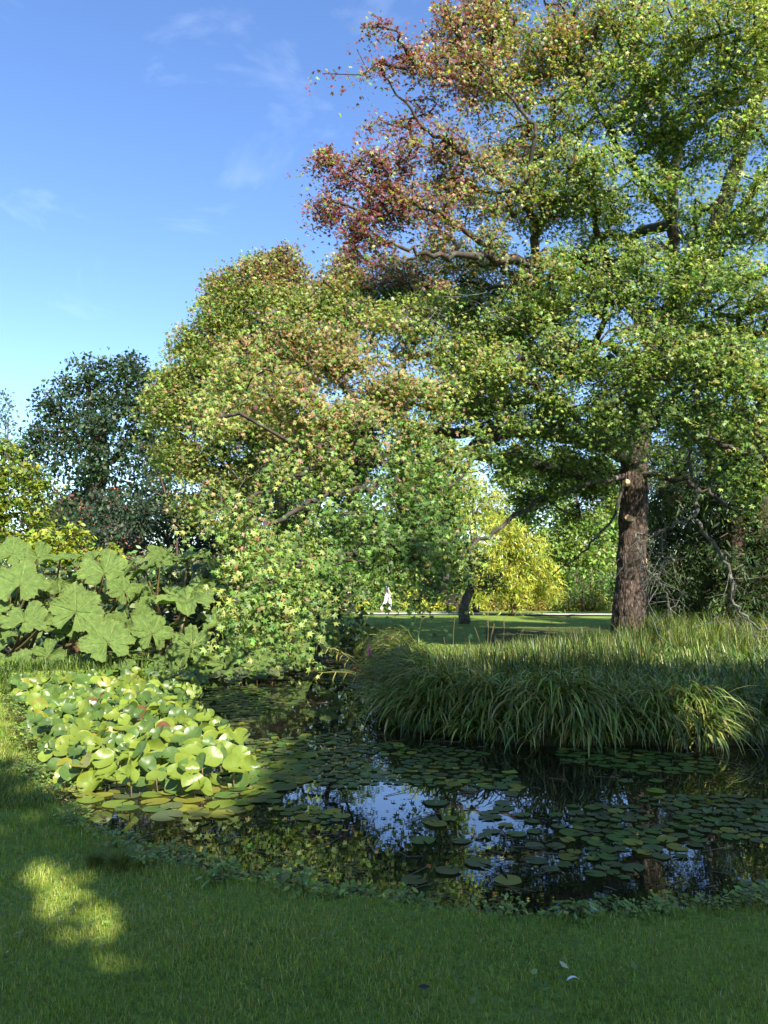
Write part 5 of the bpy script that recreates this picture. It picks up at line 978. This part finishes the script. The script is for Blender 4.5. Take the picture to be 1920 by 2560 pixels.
# ------------------------------------------------------------------ two walkers in the distance
def skin_obj(name, verts, edges, radii, mat, parent, sub=2):
    me = bpy.data.meshes.new(name); me.from_pydata([tuple(v) for v in verts], edges, []); me.materials.append(mat); o_ = link(name, me, parent)
    md = o_.modifiers.new('skin', 'SKIN'); md.use_smooth_shade = True
    for i, v in enumerate(me.skin_vertices[0].data): v.radius = radii[i] if isinstance(radii[i], tuple) else (radii[i], radii[i]); v.use_root = (i == 0)
    s = o_.modifiers.new('sub', 'SUBSURF'); s.levels = sub; s.render_levels = sub; return o_
def person(label, loc, rz, top, skirt, lower):
    t_ = thing('person', label, 'person', loc, rz)
    V = [(0, 0, .93), (0, 0, 1.12), (0, .01, 1.34), (0, .0, 1.46), (0, -.01, 1.54), (0, -.02, 1.64), (0, -.02, 1.72),
         (.10, 0, .90), (.10, -.14, .50), (.10, -.10, .09), (.10, -.24, .03), (-.10, 0, .90), (-.09, .10, .50), (-.09, .32, .14), (-.09, .24, .04),
         (.17, .0, 1.40), (.22, .08, 1.14), (.22, .0, .90), (.22, -.05, .82), (-.17, 0, 1.40), (-.22, -.10, 1.15), (-.22, -.24, .95), (-.22, -.29, .88)]
    E = [(0, 1), (1, 2), (2, 3), (3, 4), (4, 5), (5, 6), (0, 7), (7, 8), (8, 9), (9, 10), (0, 11), (11, 12), (12, 13), (13, 14), (2, 15), (15, 16), (16, 17), (17, 18), (2, 19), (19, 20), (20, 21), (21, 22)]
    Rr = [(.14, .10), (.12, .09), (.15, .10), .055, .052, (.078, .095), (.06, .07), .085, .058, .04, .035, .085, .058, .04, .035, .055, .042, .032, .028, .055, .042, .032, .028]
    skin_obj('body', V, E, Rr, M['skin'], t_)
    mb = MB(); n = 20; zs = [.92, 1.0, 1.12, 1.25, 1.36, 1.43, 1.47]; rx = [.165, .15, .145, .16, .165, .12, .07]; ry = [.125, .115, .11, .12, .12, .09, .065]
    th = np.arange(n) * 2 * np.pi / n; v = np.concatenate([np.c_[np.cos(th) * a, np.sin(th) * b, np.full(n, z) + .004 * np.sin(3 * th)] for z, a, b in zip(zs, rx, ry)]); k = (np.arange(len(zs) - 1) * n)[:, None]; j = np.arange(n)[None]; j2 = (j + 1) % n
    mb.add(v, [np.stack([k + j, k + j2, k + n + j2, k + n + j], -1).reshape(-1, 4)])
    for s, e in ((1, (.225, .075, 1.16)), (-1, (-.225, -.09, 1.17))): mb.tube(np.array([(s * .13, 0, 1.41), (s * .19, .01, 1.36), e]), [.075, .068, .06], 10, cap=False)
    mb.build('shirt', M[top], t_, True)
    mb = MB()
    if skirt:
        zs = [.96, .8, .6, .4, .16]; rx = [.16, .18, .19, .21, .24]; ry = [.13, .17, .21, .26, .33]; v = np.concatenate([np.c_[np.cos(th) * a * (1 + .05 * np.sin(7 * th)), np.sin(th) * b * (1 + .05 * np.sin(6 * th)) + .03, np.full(n, z)] for z, a, b in zip(zs, rx, ry)]); k = (np.arange(4) * n)[:, None]; mb.add(v, [np.stack([k + j, k + j2, k + n + j2, k + n + j], -1).reshape(-1, 4)])
    else:
        for a in ([7, 8, 9], [11, 12, 13]): mb.tube(spline(np.array([np.array(V[a[0]]) + [0, 0, .06], V[a[1]], V[a[2]]]), 4), np.linspace(.11, .065, 9), 12, cap=False)
    mb.build('skirt' if skirt else 'trousers', M[lower], t_, True)
    mb = MB(); zs = np.linspace(1.60, 1.775, 7)
    v = []
    for q in range(7):
        ph = q / 6 * math.pi * .55 + .02; rr = math.cos(math.pi * .5 * (q / 6)) if q else 1; v.append(np.c_[np.cos(th) * .096 * rr, np.sin(th) * .11 * rr + .012 + .02 * (q < 3) * np.maximum(0, np.sin(th)), np.full(n, 1.665 + .105 * math.sin(math.pi / 2 * q / 6)) - .06 * np.maximum(0, np.sin(th)) * (q == 0)])
    k = (np.arange(6) * n)[:, None]; mb.add(np.vstack(v), [np.stack([k + j, k + j2, k + n + j2, k + n + j], -1).reshape(-1, 4)]); mb.build('hair', M['hair'], t_, True)
    return t_
w1 = P(968, 1530, 41); person('distant walker in pale trousers and grey top seen under the leaves', (w1[0], 41, .05), R(80), 'cloth_grey', False, 'cloth_white')
w2 = P(872, 1530, 42.5); person('distant walker in a white top and dark trousers half hidden by leaves', (w2[0], 42.5, .05), R(-80), 'cloth_white', False, 'cloth_dark')

# ------------------------------------------------------------------ bits lying on the lawn
fp = G(1432, 2432, -.0); mb = MB(); sp = np.linspace(0, 1, 9)
for s in (-1, 1):
    v = np.concatenate([np.c_[.055 * (sp - .5), s * .008 * np.sin(np.pi * sp ** .8) , .012 + .012 * np.sin(np.pi * sp)], np.c_[.055 * (sp - .5), 0 * sp, .010 + .012 * np.sin(np.pi * sp)]]); k = np.arange(8); mb.add(v, [np.stack([k, k + 1, k + 10, k + 9], 1)])
o_ = mb.build('feather', M['feather']); o_.location = (fp[0], fp[1], float(gh(fp[0], fp[1])) + .022); o_.rotation_euler[2] = .2; tag(o_, 'small white feather lying on the shaded lawn at lower right', 'feather')
for (px, py, c, lb, rz) in [(1337, 2408 - 320, (.3, .32, .08), None, 0), (1335, 2405, (.22, .30, .08), 'pale green fallen leaf on the lawn left of the feather', .8), (1410, 2385, (.5, .5, .3), 'thin straw-pale fallen leaf on the lawn above the feather', 2.2), (1060, 2452, (.03, .025, .02), 'small dark fallen leaf in the middle of the lawn', .3), (1585, 2388, (.12, .2, .05), 'round green leaf lying on the lawn at the right', 1.5)]:
    if lb is None: continue
    fp = G(px, py, 0); me = leaf_mesh('fallen_leaf', OVAL, np.array([[0, 0, 0.]]), np.array([[.2, -.3, 1.]]), np.array([[math.cos(rz), math.sin(rz), .1]]), np.array([.05]), np.array([c]), M['weed']); o_ = link('fallen_leaf', me); o_.location = (fp[0], fp[1], float(gh(fp[0], fp[1])) + .032); tag(o_, lb, 'leaf')
